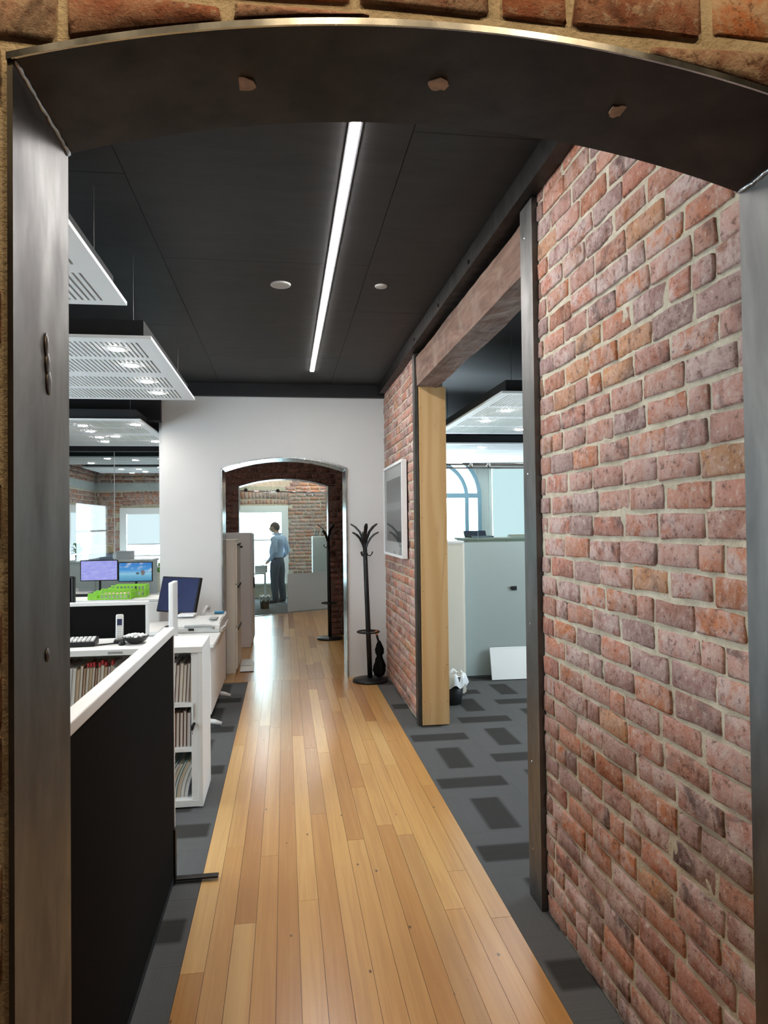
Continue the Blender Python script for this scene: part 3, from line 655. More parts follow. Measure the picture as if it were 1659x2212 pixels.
# --- angled glass partition of the far office
gdir = Vector((1, .553, 0)).normalized(); gang = math.atan2(.553, 1)
gp = thing('glass_partition', 'frameless glass partition set at an angle before the far office', 'glass partition', (0, 13.86, 0), gang)
cuts = [-1.46, -.93, .03, .96, 1.80]
for k, (a, b) in enumerate(zip(cuts, cuts[1:])):
    box('glass_pane', 'glass_tint', gp, a+.004, b-.004, -.005, .005, .012, 2.44 if k != 2 else 2.34)
box('frosted_band', 'frost_pale', gp, .045, .95, -.012, -.008, .03, .76)
bm = bmesh.new(); tube(bm, [(-1.3, -.05, 2.345), (1.75, -.05, 2.345)], .012, 10); obj('slide_rail', bm, 'chrome', gp, True)
for xx in (-.85, -.18, .45, .62):
    bm = bmesh.new(); lathe(bm, [(.012, 0), (.034, .002), (.034, .02), (.012, .022)], 14); bmesh.ops.transform(bm, matrix=Matrix.Translation((xx, -.06, 2.345+(.02 if xx < .3 else -.03))) @ Matrix.Rotation(math.pi/2, 4, 'X'), verts=bm.verts); obj('roller', bm, 'steel_dark' if xx < .3 else 'chrome', gp, True)
box('floor_channel', 'steel_bright', gp, -1.40, 1.78, -.012, .012, 0, .012)
# --- left inner glass wall
gl = thing('glass_partition', 'tall clear glass partition under the black head beam of the left office', 'glass partition', (0, 10.95, 0))
for a, b in ((-4.55, -3.6), (-3.6, -2.49), (-2.49, -1.365)): box('glass_pane', 'glass', gl, a+.003, b-.003, -.005, .005, .01, 2.815)
bm = bmesh.new()
for xx in (-3.6, -2.49): bx(bm, xx-.004, xx+.004, -.007, .007, .01, 2.815)
obj('silicone_joint', bm, 'plastic_white', gl)
# --- right office glass partition with frosted film
gr = thing('glass_partition', 'glass partition with frosted film on its lower half in the right office', 'glass partition', (0, 7.6, 0))
for a, b in ((1.40, 2.11), (2.11, 3.35), (3.35, 4.95)): box('glass_pane', 'glass_tint', gr, a+.003, b-.003, -.005, .005, .012, 2.30)
box('frosted_film', 'frost', gr, 1.80, 4.9, -.010, -.0065, .03, 1.49)
bm = bmesh.new(); tube(bm, [(1.40, -.045, 2.345), (4.95, -.045, 2.345)], .011, 10); obj('slide_rail', bm, 'steel', gr, True)
box('head_channel', 'steel', gr, 1.40, 4.95, -.012, .012, 2.30, 2.318)
for xx in (2.02, 2.22, 3.25):
    bm = bmesh.new(); lathe(bm, [(.010, 0), (.024, .002), (.024, .02), (.010, .022)], 14); bmesh.ops.transform(bm, matrix=Matrix.Translation((xx, -.05, 2.335)) @ Matrix.Rotation(math.pi/2, 4, 'X'), verts=bm.verts); obj('roller', bm, 'chrome', gr, True)
lk = box('lock_body', 'plastic_black', gr, 2.475, 2.535, -.028, -.0105, .955, 1.0, .003); bm = bmesh.new(); bx(bm, 2.455, 2.50, -.036, -.028, .975, .995, .002); obj('lock_lever', bm, 'plastic_black', lk)
# arched window
aw = thing('window_4', 'tall arched window with blue grey glazing bars in the right office', 'window'); aw['kind'] = 'structure'
WX0, WX1, WZ0, WZS, RR = 1.70, 3.42, .75, 2.16, .86
def arch_pts(r, n=24, c=2.56): return [(c+r*math.cos(math.pi*k/n), WZS+r*math.sin(math.pi*k/n)) for k in range(n+1)]
bm = bmesh.new(); pts = [(WX1, WZ0)]+arch_pts(RR)+[(WX0, WZ0)]; bm.faces.new([bm.verts.new((x, 12.235, z)) for x, z in pts]); obj('pane', bm, 'sky_pane', aw)
def ribbon(pts, wd, y0, y1, mat, nm):
    bm = bmesh.new(); rows = []
    for i, p in enumerate(pts):
        p = Vector((p[0], 0, p[1])); q0 = pts[max(i-1, 0)]; q1 = pts[min(i+1, len(pts)-1)]; d = Vector((q1[0]-q0[0], 0, q1[1]-q0[1])).normalized(); nn = Vector((-d.z, 0, d.x))*wd/2
        rows.append([bm.verts.new((p.x+s*nn.x, y, p.z+s*nn.z)) for s, y in ((1, y0), (-1, y0), (-1, y1), (1, y1))])
    for r0, r1 in zip(rows, rows[1:]):
        for k in range(4): bm.faces.new((r0[k], r0[(k+1) % 4], r1[(k+1) % 4], r1[k]))
    bm.faces.new(rows[0]); bm.faces.new(rows[-1]); return obj(nm, bm, mat, aw)
ribbon(pts, .07, 12.19, 12.236, 'blue_frame', 'outer_frame'); ribbon([(x, z) for x, z in [(3.19, WZ0)]+arch_pts(.63)+[(1.93, WZ0)]], .07, 12.195, 12.23, 'blue_frame', 'glazing_bar')
ribbon([(1.70, 2.19), (3.42, 2.19)], .085, 12.197, 12.23, 'blue_frame', 'transom'); ribbon([(1.70, WZ0), (3.42, WZ0)], .09, 12.16, 12.23, 'blue_frame', 'window_sill')
window('window_5', 'wide window behind a pale drawn blind in the right office', None, 'x', 3.60, 4.98, .6, 2.72, 12.244, .05, .05, [], blind_to=.75)
# unseen windows added in the left and right outer walls to bring in daylight
window('added_window_6', 'added unseen daylight window in the outer wall of the right office', None, 'z', 4.2, 6.6, .95, 2.35, 4.998, .06, .1, [1.6])
window('added_window_7', 'added unseen daylight window in the outer wall before the bulkhead', None, 'y', 2.6, 5.6, .95, 2.35, -4.598, .06, .1, [1.6])

# ================================================================== ceiling fittings
led = thing('linear_light', 'long glowing white linear light recessed along the dark ceiling', 'light', (.288, 0, CEIL))
box('housing', 'black', led, -.028, .028, 2.0, 7.18, -.004, .0); box('diffuser', 'led', led, -.017, .017, 2.012, 7.168, -.010, -.004)
for lx, ly, rr, lab in ((-.012, 4.61, .066, 'white round ceiling speaker grille on the dark plywood'), (.638, 4.57, .040, 'small white smoke detector disc on the dark plywood')):
    t_ = thing('ceiling_disc', lab, 'ceiling fitting', (lx, ly, CEIL)); bm = bmesh.new(); lathe(bm, [(rr*.94, -.010), (rr, -.006), (rr, 0)], 32); obj('rim', bm, 'plastic_white', t_); bm = bmesh.new(); lathe(bm, [(rr*.35, -.014 if rr < .05 else -.0115), (rr*.82, -.010)], 28); obj('cover', bm, 'plastic_lgrey', t_)
def cloud(label, x0, x1, y0, y1, z, lights, rows, pitch=.028, slot=.012, marg=.075):
    t = thing('acoustic_ceiling_panel', label, 'ceiling panel', ((x0+x1)/2, (y0+y1)/2, z), 0, 'slotted acoustic ceiling panels')
    ox, oy = t.location.x, t.location.y; TH = .018
    bm = bmesh.new()
    def B(a, b, c, d): bx(bm, a-ox, b-ox, c-oy, d-oy, 0, TH)
    edges = [y0]+[v for r_ in rows for v in r_]+[y1]
    for a, b in zip(edges[0::2], edges[1::2]): B(x0, x1, a, b)
    n_ = int((x1-x0-2*marg)/pitch)
    xs = [x0+marg+(x1-x0-2*marg-(n_-1)*pitch)/2+i*pitch for i in range(n_)]
    for ya, yb in rows:
        B(x0, xs[0]-slot/2, ya, yb); B(xs[-1]+slot/2, x1, ya, yb)
        for a, b in zip(xs, xs[1:]): B(a+slot/2, b-slot/2, ya, yb)
        for xx in xs:
            for lx, ly, lr in lights:
                if abs(xx-lx) < lr*1.75:
                    hc = math.sqrt((lr*1.75)**2-(xx-lx)**2); a, b = max(ya, ly-hc), min(yb, ly+hc)
                    if b-a > .004: B(xx-slot/2, xx+slot/2, a, b)
    sl = obj('slotted_board', bm, 'panel_white', t); sl.location.z = 0
    bm = bmesh.new(); bx(bm, x0+.05-ox, x1-.05-ox, y0+.05-oy, y1-.05-oy, TH+.006, TH+.10); obj('plenum_box', bm, 'black', t)
    bm = bmesh.new()
    for a in (x0+.12, x1-.12):
        for b in (y0+.12, y1-.12):
            bm = bmesh.new(); tube(bm, [(a-ox, b-oy, TH+.10), (a-ox, b-oy, CEIL-z)], .003, 6); w_ = obj('hanger_wire', bm, 'steel', t)
    for lx, ly, lr in lights:
        bm = bmesh.new(); lathe(bm, [(lr*1.02, -.004), (lr*1.22, -.003), (lr*1.25, .0)], 28); d = obj('downlight', bm, 'plastic_white', t, True, loc=(lx-ox, ly-oy, 0))
        bm = bmesh.new(); lathe(bm, [(lr*.98, -.0065), (lr, -.004)], 28); obj('lens', bm, 'down', d)
    return t
def rows4(y0): return [(y0+.09, y0+.455), (y0+.53, y0+.90), (y0+1.055, y0+1.415), (y0+1.51, y0+1.875)]
def L4(y0, xs): return [(x, y0+d, .043) for x in xs for d in (.27, .70, 1.22, 1.66)]
ZC = 2.75
cloud('white slotted ceiling panel hung right behind the near arch', -3.0, -.73, 1.54, 3.48, ZC, [(x, 1.54+d, .043) for x in (-.97, -2.2) for d in (.70, 1.22)], rows4(1.54))
cloud('white slotted ceiling panel with a row of four downlights in front of the bulkhead', -3.0, -.73, 4.09, 6.05, ZC, L4(4.06, (-.97, -2.2)), rows4(4.09))
cloud('white slotted ceiling panel between the bulkhead and the inner glass', -3.6, -1.40, 7.25, 9.55, ZC, [(-1.50, 7.52, .05), (-1.92, 8.5, .05), (-1.56, 9.0, .05), (-2.04, 7.62, .045), (-2.08, 8.06, .045), (-2.12, 8.6, .045), (-2.16, 9.03, .045), (-2.9, 7.7, .045), (-2.9, 8.6, .045)], [(7.33, 7.75), (7.83, 8.25), (8.45, 8.87), (8.95, 9.40)])
cloud('white ceiling panel hung just beyond the inner glass', -3.7, -1.45, 11.1, 12.35, ZC, [(-2.66, 11.25, .045), (-3.1, 12.05, .045), (-2.3, 11.5, .045), (-1.85, 11.3, .045)], [(11.18, 11.68), (11.76, 12.26)])
cloud('white ceiling panel over the far end of the glazed left office', -3.5, -1.5, 12.98, 14.3, ZC, [(-2.6, 13.3, .045), (-2.6, 13.9, .045)], [(13.06, 13.55), (13.65, 14.2)])
cloud('white slotted ceiling panel before the glass partition in the right office', 1.75, 4.0, 5.53, 8.10, ZC, [(2.056, 6.38, .046), (2.052, 7.05, .046), (2.62, 7.67, .046), (3.2, 6.38, .046), (3.2, 7.05, .046)], [(5.62, 6.16), (6.24, 6.78), (6.90, 7.42), (7.50, 8.02)])
cloud('white slotted ceiling panel near the arched window in the right office', 1.9, 4.4, 9.1, 11.95, ZC, [(2.70, 9.5, .046), (2.70, 10.0, .046), (2.75, 11.55, .046), (3.66, 11.55, .046), (3.66, 10.0, .046)], [(9.2, 9.85), (9.95, 10.55), (10.65, 11.2), (11.3, 11.85)])
# unseen downlights added to brighten the far office, and the lamps of the room in front of the arch
def spot(x, y, z, r_, lab, mat='down', grp=None):
    t = thing('downlight', lab, 'downlight', (x, y, z), 0, grp); bm = bmesh.new(); lathe(bm, [(r_*1.02, -.004), (r_*1.25, -.003), (r_*1.25, 0)], 28); obj('trim_ring', bm, 'plastic_white', t); bm = bmesh.new(); lathe(bm, [(r_*.9, -.007), (r_, -.004)], 24); obj('lens', bm, mat, t)
for x, y in ((-.5, 12.3), (.5, 12.3), (-.5, 15.0), (.4, 15.0), (-.5, 16.3), (.8, 16.3)): spot(x, y, CEIL+.012, .085, 'added unseen downlight over the far glazed office', 'down', 'added far office downlights')
spot(-.25, 9.4, CEIL+.012, .075, 'added unseen downlight above the lobby between the two arches')  # out of view, added to brighten the lobby and its filing cabinet
for x, y in ((-.55, .55), (.12, .35), (.75, .35)): spot(x, y, CEIL+.012, .07, 'warm ceiling downlight in the room before the arch', 'warm', 'warm downlights before the arch')
# ================================================================== NEAR LEFT FURNITURE
# partition screen
t = thing('partition_screen', 'low black fabric partition screen with white top cap beside the walkway', 'partition', (-.556, 0, 0))
box('fabric_panel', 'fabric_black', t, -.020, .020, 1.42, 3.53, .04, 1.180, .004)
box('top_cap', 'white_metal', t, -.025, .025, 1.40, 3.545, 1.180, 1.215, .004)
box('end_post', 'white_metal', t, -.021, .0235, 3.531, 3.543, .02, 1.180, .002)
box('bottom_rail', 'plastic_black', t, -.021, .021, 1.42, 3.53, .012, .040)
bm = bmesh.new(); bx(bm, -.16, .225, 3.515, 3.555, .010, .020, .003)
for v in bm.verts: v.co.z += .010*max(0, 1-abs(v.co.x-.1)/.14)
bx(bm, .018, .030, 3.500, 3.54, .012, .26, .002); obj('foot', bm, 'steel_dark', t)
box('foot', 'steel_dark', t, -.16, .16, 1.50, 1.54, .006, .018, .003)
# storage cabinet: open front, tambour edge with handle and key
cab = thing('storage_cabinet', 'white open-fronted tambour storage cabinet full of folders', 'cabinet', (0, 0, 0))
CX0, CX1, CY0, CY1 = -1.50, -.502, 4.43, 4.88
box('top_panel', 'white_metal', cab, CX0, CX1, CY0, CY1, .935, .972, .003)
box('side_panel', 'white_metal', cab, CX1-.026, CX1, CY0, CY1, .008, .934, .002); box('side_panel', 'white_metal', cab, CX0, CX0+.026, CY0, CY1, .008, .934, .002)
box('back_panel', 'white_metal', cab, CX0+.027, CX1-.027, CY1-.012, CY1, .05, .934); box('plinth', 'white_metal', cab, CX0+.027, CX1-.027, CY0+.004, CY1-.013, .008, .048, .002)
for z in (.601, .330): box('shelf', 'white_metal', cab, CX0+.028, CX1-.028, CY0+.03, CY1-.014, z, z+.024, .002)
td = box('tambour_door', 'white_metal', cab, CX1-.068, CX1-.028, CY0+.012, CY0+.030, .05, .934, .002)
bm = bmesh.new(); bx(bm, CX1-.060, CX1-.046, CY0+.008, CY0+.013, .53, .63, .002); obj('handle', bm, 'plastic_lgrey', td)
bm = bmesh.new(); bx(bm, CX1-.055, CX1-.051, CY0+.006, CY0+.009, .545, .615); obj('handle_recess', bm, 'plastic_grey', td)
bm = bmesh.new(); tube(bm, [(CX1-.052, CY0+.012, .505), (CX1-.052, CY0-.006, .505)], .009, 10); tube(bm, [(CX1-.052, CY0-.004, .508), (CX1-.058, CY0-.008, .495), (CX1-.062, CY0-.008, .470)], [.008, .010, .006], 8); obj('key', bm, 'plastic_black', td)
bm = bmesh.new(); tube(bm, [(CX1-.061, CY0-.008, .468), (CX1-.060, CY0-.008, .445)], .0018, 6); tag(obj('key_blade', bm, 'chrome', td), 'small bare key blade')
box('label_plate', 'plastic_grey', cab, -1.05, -.965, CY0-.0015, CY0, .945, .958)
# folders
def folder(x, z, h, d, th, lean, mat, pm, curve=0, tab=None, label='', group=''):
    t = thing('file_folder', label, 'folder', (x, CY0+.06, z), 0, group)
    ang = math.radians(lean); c, s_ = math.cos(ang), math.sin(ang)
    def sheet(nm, o0, o1, dd0, dd1, hh, m_):
        bm = bmesh.new(); rows = []
        for k in range(7):
            f = k/6*hh; sh = curve*(f/.21)**2
            rows.append([bm.verts.new((o*c+f*s_+sh, y, f*c-min(o*s_, 0)*0)) for o, y in ((o0, dd0), (o1, dd0), (o1, dd1), (o0, dd1))])
        for r0, r1 in zip(rows, rows[1:]):
            for k in range(4): bm.faces.new((r0[k], r0[(k+1) % 4], r1[(k+1) % 4], r1[k]))
        bm.faces.new(rows[0]); bm.faces.new(rows[-1]); return obj(nm, bm, m_, t)
    sheet('cover', 0, .0018, 0, d, h, mat); sheet('cover', th-.0018, th, 0, d, h*.985, mat); sheet('paper_block', .0022, th-.0022, .004, d-.01, h*.97, pm)
    if tab:
        bm = bmesh.new(); bx(bm, h*s_+curve-.002, h*s_+curve+.010, .01, .05, h*c-.004, h*c+.022); tag(obj('index_tab', bm, tab, t), 'red index tab')
rnd = random.Random(12)
CN = {'folder_grey': 'grey', 'folder_tan': 'faded tan', 'folder_brown': 'brown', 'manila': 'buff', 'paper': 'white', 'folder_teal': 'teal'}
def fill_shelf(xa, xb, z, mats, lab, grp, h=(.225, .25), lean=3, curve=0, tabp=0):
    x = xa
    while x < xb:
        th = rnd.uniform(.012, .023); hh = rnd.uniform(*h)
        if x+th+hh*math.sin(math.radians(lean))+max(curve, 0) > xb+(.02 if curve else 0): break
        mt = rnd.choice(mats); tb_ = 'red_tab' if rnd.random() < tabp else None
        folder(x, z, hh, .29, th, lean, mt, rnd.choice(['paper', 'paper', 'manila']), curve, tb_, lab % (CN[mt]+' card folder'+(' with red tab' if tb_ else '')), grp); x += th+.003
TS = ['folder_grey', 'folder_tan', 'folder_brown', 'manila', 'paper']
fill_shelf(-1.46, -.99, .6255, TS, '%s on the top shelf behind the partition screen', 'folders on the top shelf', tabp=.35, lean=4)
fill_shelf(-.76, -.532, .6255, TS, '%s on the top shelf near the tambour edge', 'folders on the top shelf', tabp=.3)
fill_shelf(-.78, -.532, .3545, ['folder_brown', 'folder_brown', 'folder_grey', 'paper'], '%s on the middle cabinet shelf', 'folders on the middle shelf', (.20, .225), 1)
fill_shelf(-.78, -.532, .0485, ['folder_brown', 'folder_grey', 'folder_teal', 'paper'], 'slumped %s on the bottom cabinet shelf', 'folders on the bottom shelf', (.20, .22), 3, .055)
# cordless phone on its cradle
t = thing('cordless_phone', 'silver cordless phone standing in a black cradle', 'phone', (-1.035, 4.66, .972), math.radians(8))
bm = bmesh.new(); bx(bm, -.032, .032, -.03, .05, 0, .022, .006); obj('cradle', bm, 'plastic_black', t)
R_ = Matrix.Translation((0, .012, .014)) @ Matrix.Rotation(math.radians(-12), 4, 'X')
bm = bmesh.new(); bx(bm, -.023, .023, -.012, .012, 0, .165, .008, R_); hs = obj('handset', bm, 'plastic_lgrey', t, True)
bm = bmesh.new(); bx(bm, -.015, .015, -.0135, -.0115, .095, .135, .001, R_); obj('display', bm, 'screen_dark', hs)
bm = bmesh.new()
for i in range(3):
    for j in range(5): bx(bm, -.017+i*.0125, -.008+i*.0125, -.0145, -.0115, .018+j*.0135, .027+j*.0135, .001, R_)
tag(obj('keypad', bm, 'plastic_white', hs), 'white number keys')
# bowl of wrapped sweets
BW = Vector((-.93, 4.63, .972))
t = thing('bowl', 'dark oval bowl heaped with white sweets on the white cabinet', 'bowl', BW); bm = bmesh.new()
lathe(bm, [(.030, 0), (.035, .002), (.062, .022), (.080, .044), (.082, .045), (.076, .044), (.058, .024), (.030, .008), (.005, .006)], 32); obj('bowl_body', bm, 'leather', t, True)
sw = bmesh.new(); bmesh.ops.create_icosphere(sw, subdivisions=1, radius=.0105)
for v in sw.verts: v.co.x *= 1.35
swm = bpy.data.meshes.new('wrapped_sweet'); sw.to_mesh(swm); sw.free(); swm.materials.append(M['plastic_white'])
for p in swm.polygons: p.use_smooth = True
for k in range(26):
    a = k*2.39996; r_ = .0125*math.sqrt(k); o = bpy.data.objects.new('wrapped_sweet', swm); COL.objects.link(o)
    o.location = BW+Vector((r_*math.cos(a), r_*math.sin(a), .045+.012*(1-r_/.066)+random.uniform(0, .003))); o.rotation_euler = (random.uniform(-.4, .4), random.uniform(-.4, .4), a); tag(o, 'small white wrapped sweet in the dark bowl', 'sweet', 'sweets in the dark bowl')
bm = bmesh.new(); lathe(bm, [(.018, 0), (.022, .008), (.016, .026), (.004, .03)], 16); bmesh.ops.translate(bm, verts=bm.verts, vec=(-1.0, 4.575, .972)); tag(obj('computer_mouse', bm, 'plastic_black', None, True), 'small black rounded mouse between phone and bowl', 'mouse')
# calculator with white keys
t = thing('desk_calculator', 'black desk calculator with chunky white keys', 'calculator', (-1.28, 4.62, .972), math.radians(4)); bm = bmesh.new(); bx(bm, -.12, .12, -.075, .065, 0, .03, .006)
for v in bm.verts: v.co.z += max(0, v.co.y+.075)*.12 if v.co.z > .015 else 0
obj('casing', bm, 'plastic_black', t); bm = bmesh.new()
for i in range(9):
    for j in range(4): bx(bm, -.108+i*.025, -.090+i*.025, -.066+j*.025, -.050+j*.025, .030+j*.003, .042+j*.003, .002)
obj('keys', bm, 'plastic_white', t)
t = thing('pen', 'black pen lying on the white cabinet top', 'pen', (-1.10, 4.60, .978), .5); bm = bmesh.new(); tube(bm, [(-.07, 0, 0), (.06, 0, 0), (.07, 0, 0)], [.0045, .0045, .001], 8); obj('barrel', bm, 'plastic_black', t)
# black desk screen behind the cabinet
t = thing('desk_screen', 'black desk screen in a white frame behind the storage cabinet', 'screen', (0, 4.99, 0))
box('fabric_panel', 'fabric_black', t, -1.80, -.935, -.012, .012, .735, 1.175); box('top_frame', 'white_metal', t, -1.82, -.915, -.017, .017, 1.175, 1.200, .003); box('end_frame', 'white_metal', t, -.935, -.915, -.017, .017, .735, 1.175, .003); box('mount_post', 'white_metal', t, -1.46, -1.435, -.025, -.014, 1.0, 1.13, .003); box('leg', 'white_metal', t, -1.7, -1.66, -.017, .017, .0, .735); box('leg', 'white_metal', t, -.98, -.94, -.017, .017, .0, .735)
# corner desk with modesty panel and splayed foot
t = thing('office_desk', 'white corner desk carrying the fax machine and desk phone', 'desk', (0, 0, 0))
box('desktop', 'white', t, -1.58, -.575, 5.86, 7.40, .722, .750, .003); box('end_panel', 'white', t, -.625, -.602, 5.93, 7.36, .17, .722, .002)
for yy in (6.20, 7.2):
    bm = bmesh.new(); bx(bm, -.70, -.66, yy-.02, yy+.02, .03, .722, .004); ft = obj('leg', bm, 'white_metal', t); bm = bmesh.new(); tube(bm, [(-1.15, yy, .022), (-.9, yy, .045), (-.7, yy, .055), (-.60, yy, .038), (-.545, yy, .02)], [.018, .024, .026, .022, .016], 8); obj('foot', bm, 'white_metal', ft, True)
box('leg', 'white_metal', t, -1.55, -1.51, 6.6, 6.65, .0, .722)
t = thing('drawer_pedestal', 'pale drawer pedestal under the corner desk', 'pedestal', (-.95, 6.75, 0)); box('body', 'lilac', t, -.21, .21, -.26, .26, .03, .60, .004)
for k in range(3): d_ = box('drawer', 'lilac', t, -.205, .205, -.278, -.262, .04+k*.187, .215+k*.187, .004); box('pull', 'plastic_grey', d_, -.05, .05, -.284, -.279, .165+k*.187, .185+k*.187)
for cx_ in (-.16, .16): box('castor', 'plastic_black', t, cx_-.02, cx_+.02, -.2, -.16, 0, .03, .005); box('castor', 'plastic_black', t, cx_-.02, cx_+.02, .16, .2, 0, .03, .005)
# white edge panel, dark monitor, fax machine, desk phone
t = thing('desk_divider', 'slim white divider panel standing edge-on before the dark monitor', 'divider', (-.908, 5.90, .75)); box('panel', 'white_metal', t, -.019, .019, -.02, .22, 0, .50, .006); box('edge_strip', 'plastic_white', t, -.014, .014, -.024, -.0205, .01, .49, .001)
def monitor(label, loc, rz, w_, h_, scr, tilt=0, base=.1, bez=.012):
    t = thing('computer_monitor', label, 'monitor', loc, rz); Rm = Matrix.Translation((0, 0, base)) @ Matrix.Rotation(tilt, 4, 'X')
    bm = bmesh.new(); bx(bm, -w_/2, w_/2, -.012, .02, 0, h_, .004, Rm); obj('casing', bm, 'plastic_black', t)
    bm = bmesh.new(); bx(bm, -w_/2+bez, w_/2-bez, -.0015, .0015, -(h_/2-bez), h_/2-bez); s_ = obj('screen', bm, scr, t); s_.matrix_local = Rm @ Matrix.Translation((0, -.0135, h_/2))
    bm = bmesh.new(); tube(bm, [(0, .03, .008), (0, .035, base+h_*.5)], .016, 10); obj('stand', bm, 'plastic_black', t); bm = bmesh.new(); lathe(bm, [(.10, 0), (.10, .006), (.03, .012)], 24); obj('base', bm, 'plastic_black', t)
    return t
m_ = monitor('dark blue blank monitor on the corner desk', (-1.035, 6.98, .75), math.radians(-38), .50, .345, 'screen_dark', math.radians(-15), .13); 
t = thing('fax_machine', 'light grey fax machine with curved handle band on the corner desk', 'fax machine', (-.775, 6.66, .75), math.radians(-4)); bm = bmesh.new()
prof = [(-.16, 0), (-.16, .05), (-.145, .075), (-.05, .11), (.10, .125), (.16, .10), (.16, 0)]
for sx_ in (-.205, .205): pass
rows = [[bm.verts.new((x, y, z)) for y, z in prof] for x in (-.205, .205)]
for k in range(len(prof)): bm.faces.new((rows[0][k], rows[0][(k+1) % len(prof)], rows[1][(k+1) % len(prof)], rows[1][k]))
bm.faces.new(rows[0]); bm.faces.new(rows[1]); bmesh.ops.recalc_face_normals(bm, faces=bm.faces); bmesh.ops.bevel(bm, geom=list(bm.edges), offset=.008, segments=2, affect='EDGES'); obj('body', bm, 'plastic_lgrey', t)
bm = bmesh.new(); tube(bm, [(-.10, -.172, .064), (.06, -.172, .068), (.13, -.172, .062), (.16, -.170, .042)], .010, 8); obj('handle_band', bm, 'plastic_grey', t, True)
box('paper_slot', 'plastic_black', t, -.07, -.02, -.164, -.159, .022, .042); box('tray_lid', 'plastic_white', t, -.20, -.05, -.02, .14, .128, .148, .006); box('side_flap', 'plastic_grey', t, .10, .17, -.10, .0, .112, .124, .004); box('button', 'plastic_white', t, -.165, -.155, -.163, -.158, .045, .055); box('foot_pad', 'plastic_lgrey', t, .18, .225, -.13, .1, .0, .035, .004)
t = thing('desk_telephone', 'pale grey desk telephone with blue display on the corner desk', 'telephone', (-.70, 7.17, .75), math.radians(-8)); bm = bmesh.new(); bx(bm, -.11, .11, -.09, .09, 0, .07, .008)
for v in bm.verts: v.co.z *= 1+(.5*v.co.y/.09) if v.co.z > .02 else 1
obj('base', bm, 'plastic_lgrey', t); bm = bmesh.new(); bx(bm, .0, .09, .02, .075, .092, .105, .002); obj('display', bm, 'blue_plastic', t)
bm = bmesh.new(); tube(bm, [(-.085, -.09, .07), (-.085, -.06, .105), (-.08, 0, .135), (-.08, .06, .15), (-.08, .1, .13)], [.022, .018, .014, .018, .022], 10); obj('handset', bm, 'plastic_lgrey', t, True)
# paper stacks and keyboard left of the divider
t = thing('document_tray', 'grey letter tray with papers beside the dark monitor', 'tray', (-1.16, 6.30, .75)); box('tray', 'plastic_grey', t, -.12, .12, -.16, .16, 0, .05, .004); box('paper_block', 'paper', t, -.105, .105, -.15, .15, .05, .075)
t = thing('keyboard', 'thin white keyboard in front of the letter tray', 'keyboard', (-1.16, 6.0, .75)); box('deck', 'plastic_white', t, -.17, .17, -.06, .06, 0, .015, .003); bm = bmesh.new()
for i in range(14):
    for j in range(4): bx(bm, -.16+i*.023, -.14+i*.023, -.05+j*.025, -.03+j*.025, .015, .020)
obj('keys', bm, 'plastic_lgrey', t)
# cabinet under the green basket
t = thing('low_cabinet', 'low white cabinet behind the black desk screen carrying the green basket', 'cabinet', (0, 0, 0)); box('body', 'white_metal', t, -2.3, -1.25, 7.42, 7.80, .0, .955, .004); box('top_panel', 'white_metal', t, -2.32, -1.23, 7.41, 7.82, .955, .975, .002)
for a_ in (-2.29, -1.77): d_ = box('door', 'white_metal', t, a_, a_+.51, 7.405, 7.419, .05, .94, .003); box('handle', 'plastic_grey', d_, a_+.46, a_+.475, 7.397, 7.404, .45, .55)
def basket(label, loc, L, W_, H_, open_front):
    t = thing('storage_basket', label, 'basket', loc, math.radians(-2))
    box('base', 'green', t, -L/2, L/2, -W_/2, W_/2, 0, .006)
    def wall(nm, horizontal, pos):
        bm = bmesh.new(); a, b = (-L/2, L/2) if horizontal else (-W_/2, W_/2)
        def P(u0, u1, z0, z1):
            if horizontal: bx(bm, u0, u1, pos-.003, pos+.003, z0, z1)
            else: bx(bm, pos-.003, pos+.003, u0, u1, z0, z1)
        P(a, b, .006, H_*.14); P(a, b, H_*.48, H_*.56); P(a, b, H_*.90, H_); n_ = int((b-a)/.036)
        for k in range(n_+1):
            u = a+(b-a-.012)*k/n_; P(u, u+.012, H_*.14, H_*.48); P(u, u+.012, H_*.56, H_*.90)
        obj(nm, bm, 'green', t)
    wall('slatted_wall', True, -W_/2); wall('slatted_wall', True, W_/2); wall('slatted_wall', False, L/2)
    bm = bmesh.new(); vs = [(-L/2-.07, -W_/2, 0), (-L/2-.07, W_/2, 0), (-L/2-.07, W_/2, H_*.45), (-L/2-.07, -W_/2, H_*.45)]
    bx(bm, -L/2-.08, -L/2-.072, -W_/2, W_/2, 0, H_*.5); bx(bm, -L/2-.075, -L/2, -W_/2-.003, -W_/2+.003, 0, H_*.72); bx(bm, -L/2-.075, -L/2, W_/2-.003, W_/2+.003, 0, H_*.72); bx(bm, -L/2-.075, -L/2, -W_/2, W_/2, 0, .006); obj('scoop_front', bm, 'green', t)
basket('lime green slotted plastic basket at the front of the low white cabinet', (-1.70, 7.515, .977), .34, .18, .095, True)
basket('taller lime green slotted basket behind the other green basket', (-1.60, 7.715, .977), .34, .17, .125, True)
for k, (x_, y_, z_, lab) in enumerate(((-1.70, 7.515, .985, 'thick wad of white paper inside the front green basket'), (-1.60, 7.715, .985, 'thick wad of white paper inside the taller green basket'))):
    t = thing('paper_wad', lab, 'paper', (x_, y_, z_)); box('body', 'paper', t, -.13, .13, -.07, .07, 0, .045, .002); box('top_sheet', 'manila', t, -.12, .125, -.065, .068, .045, .049)
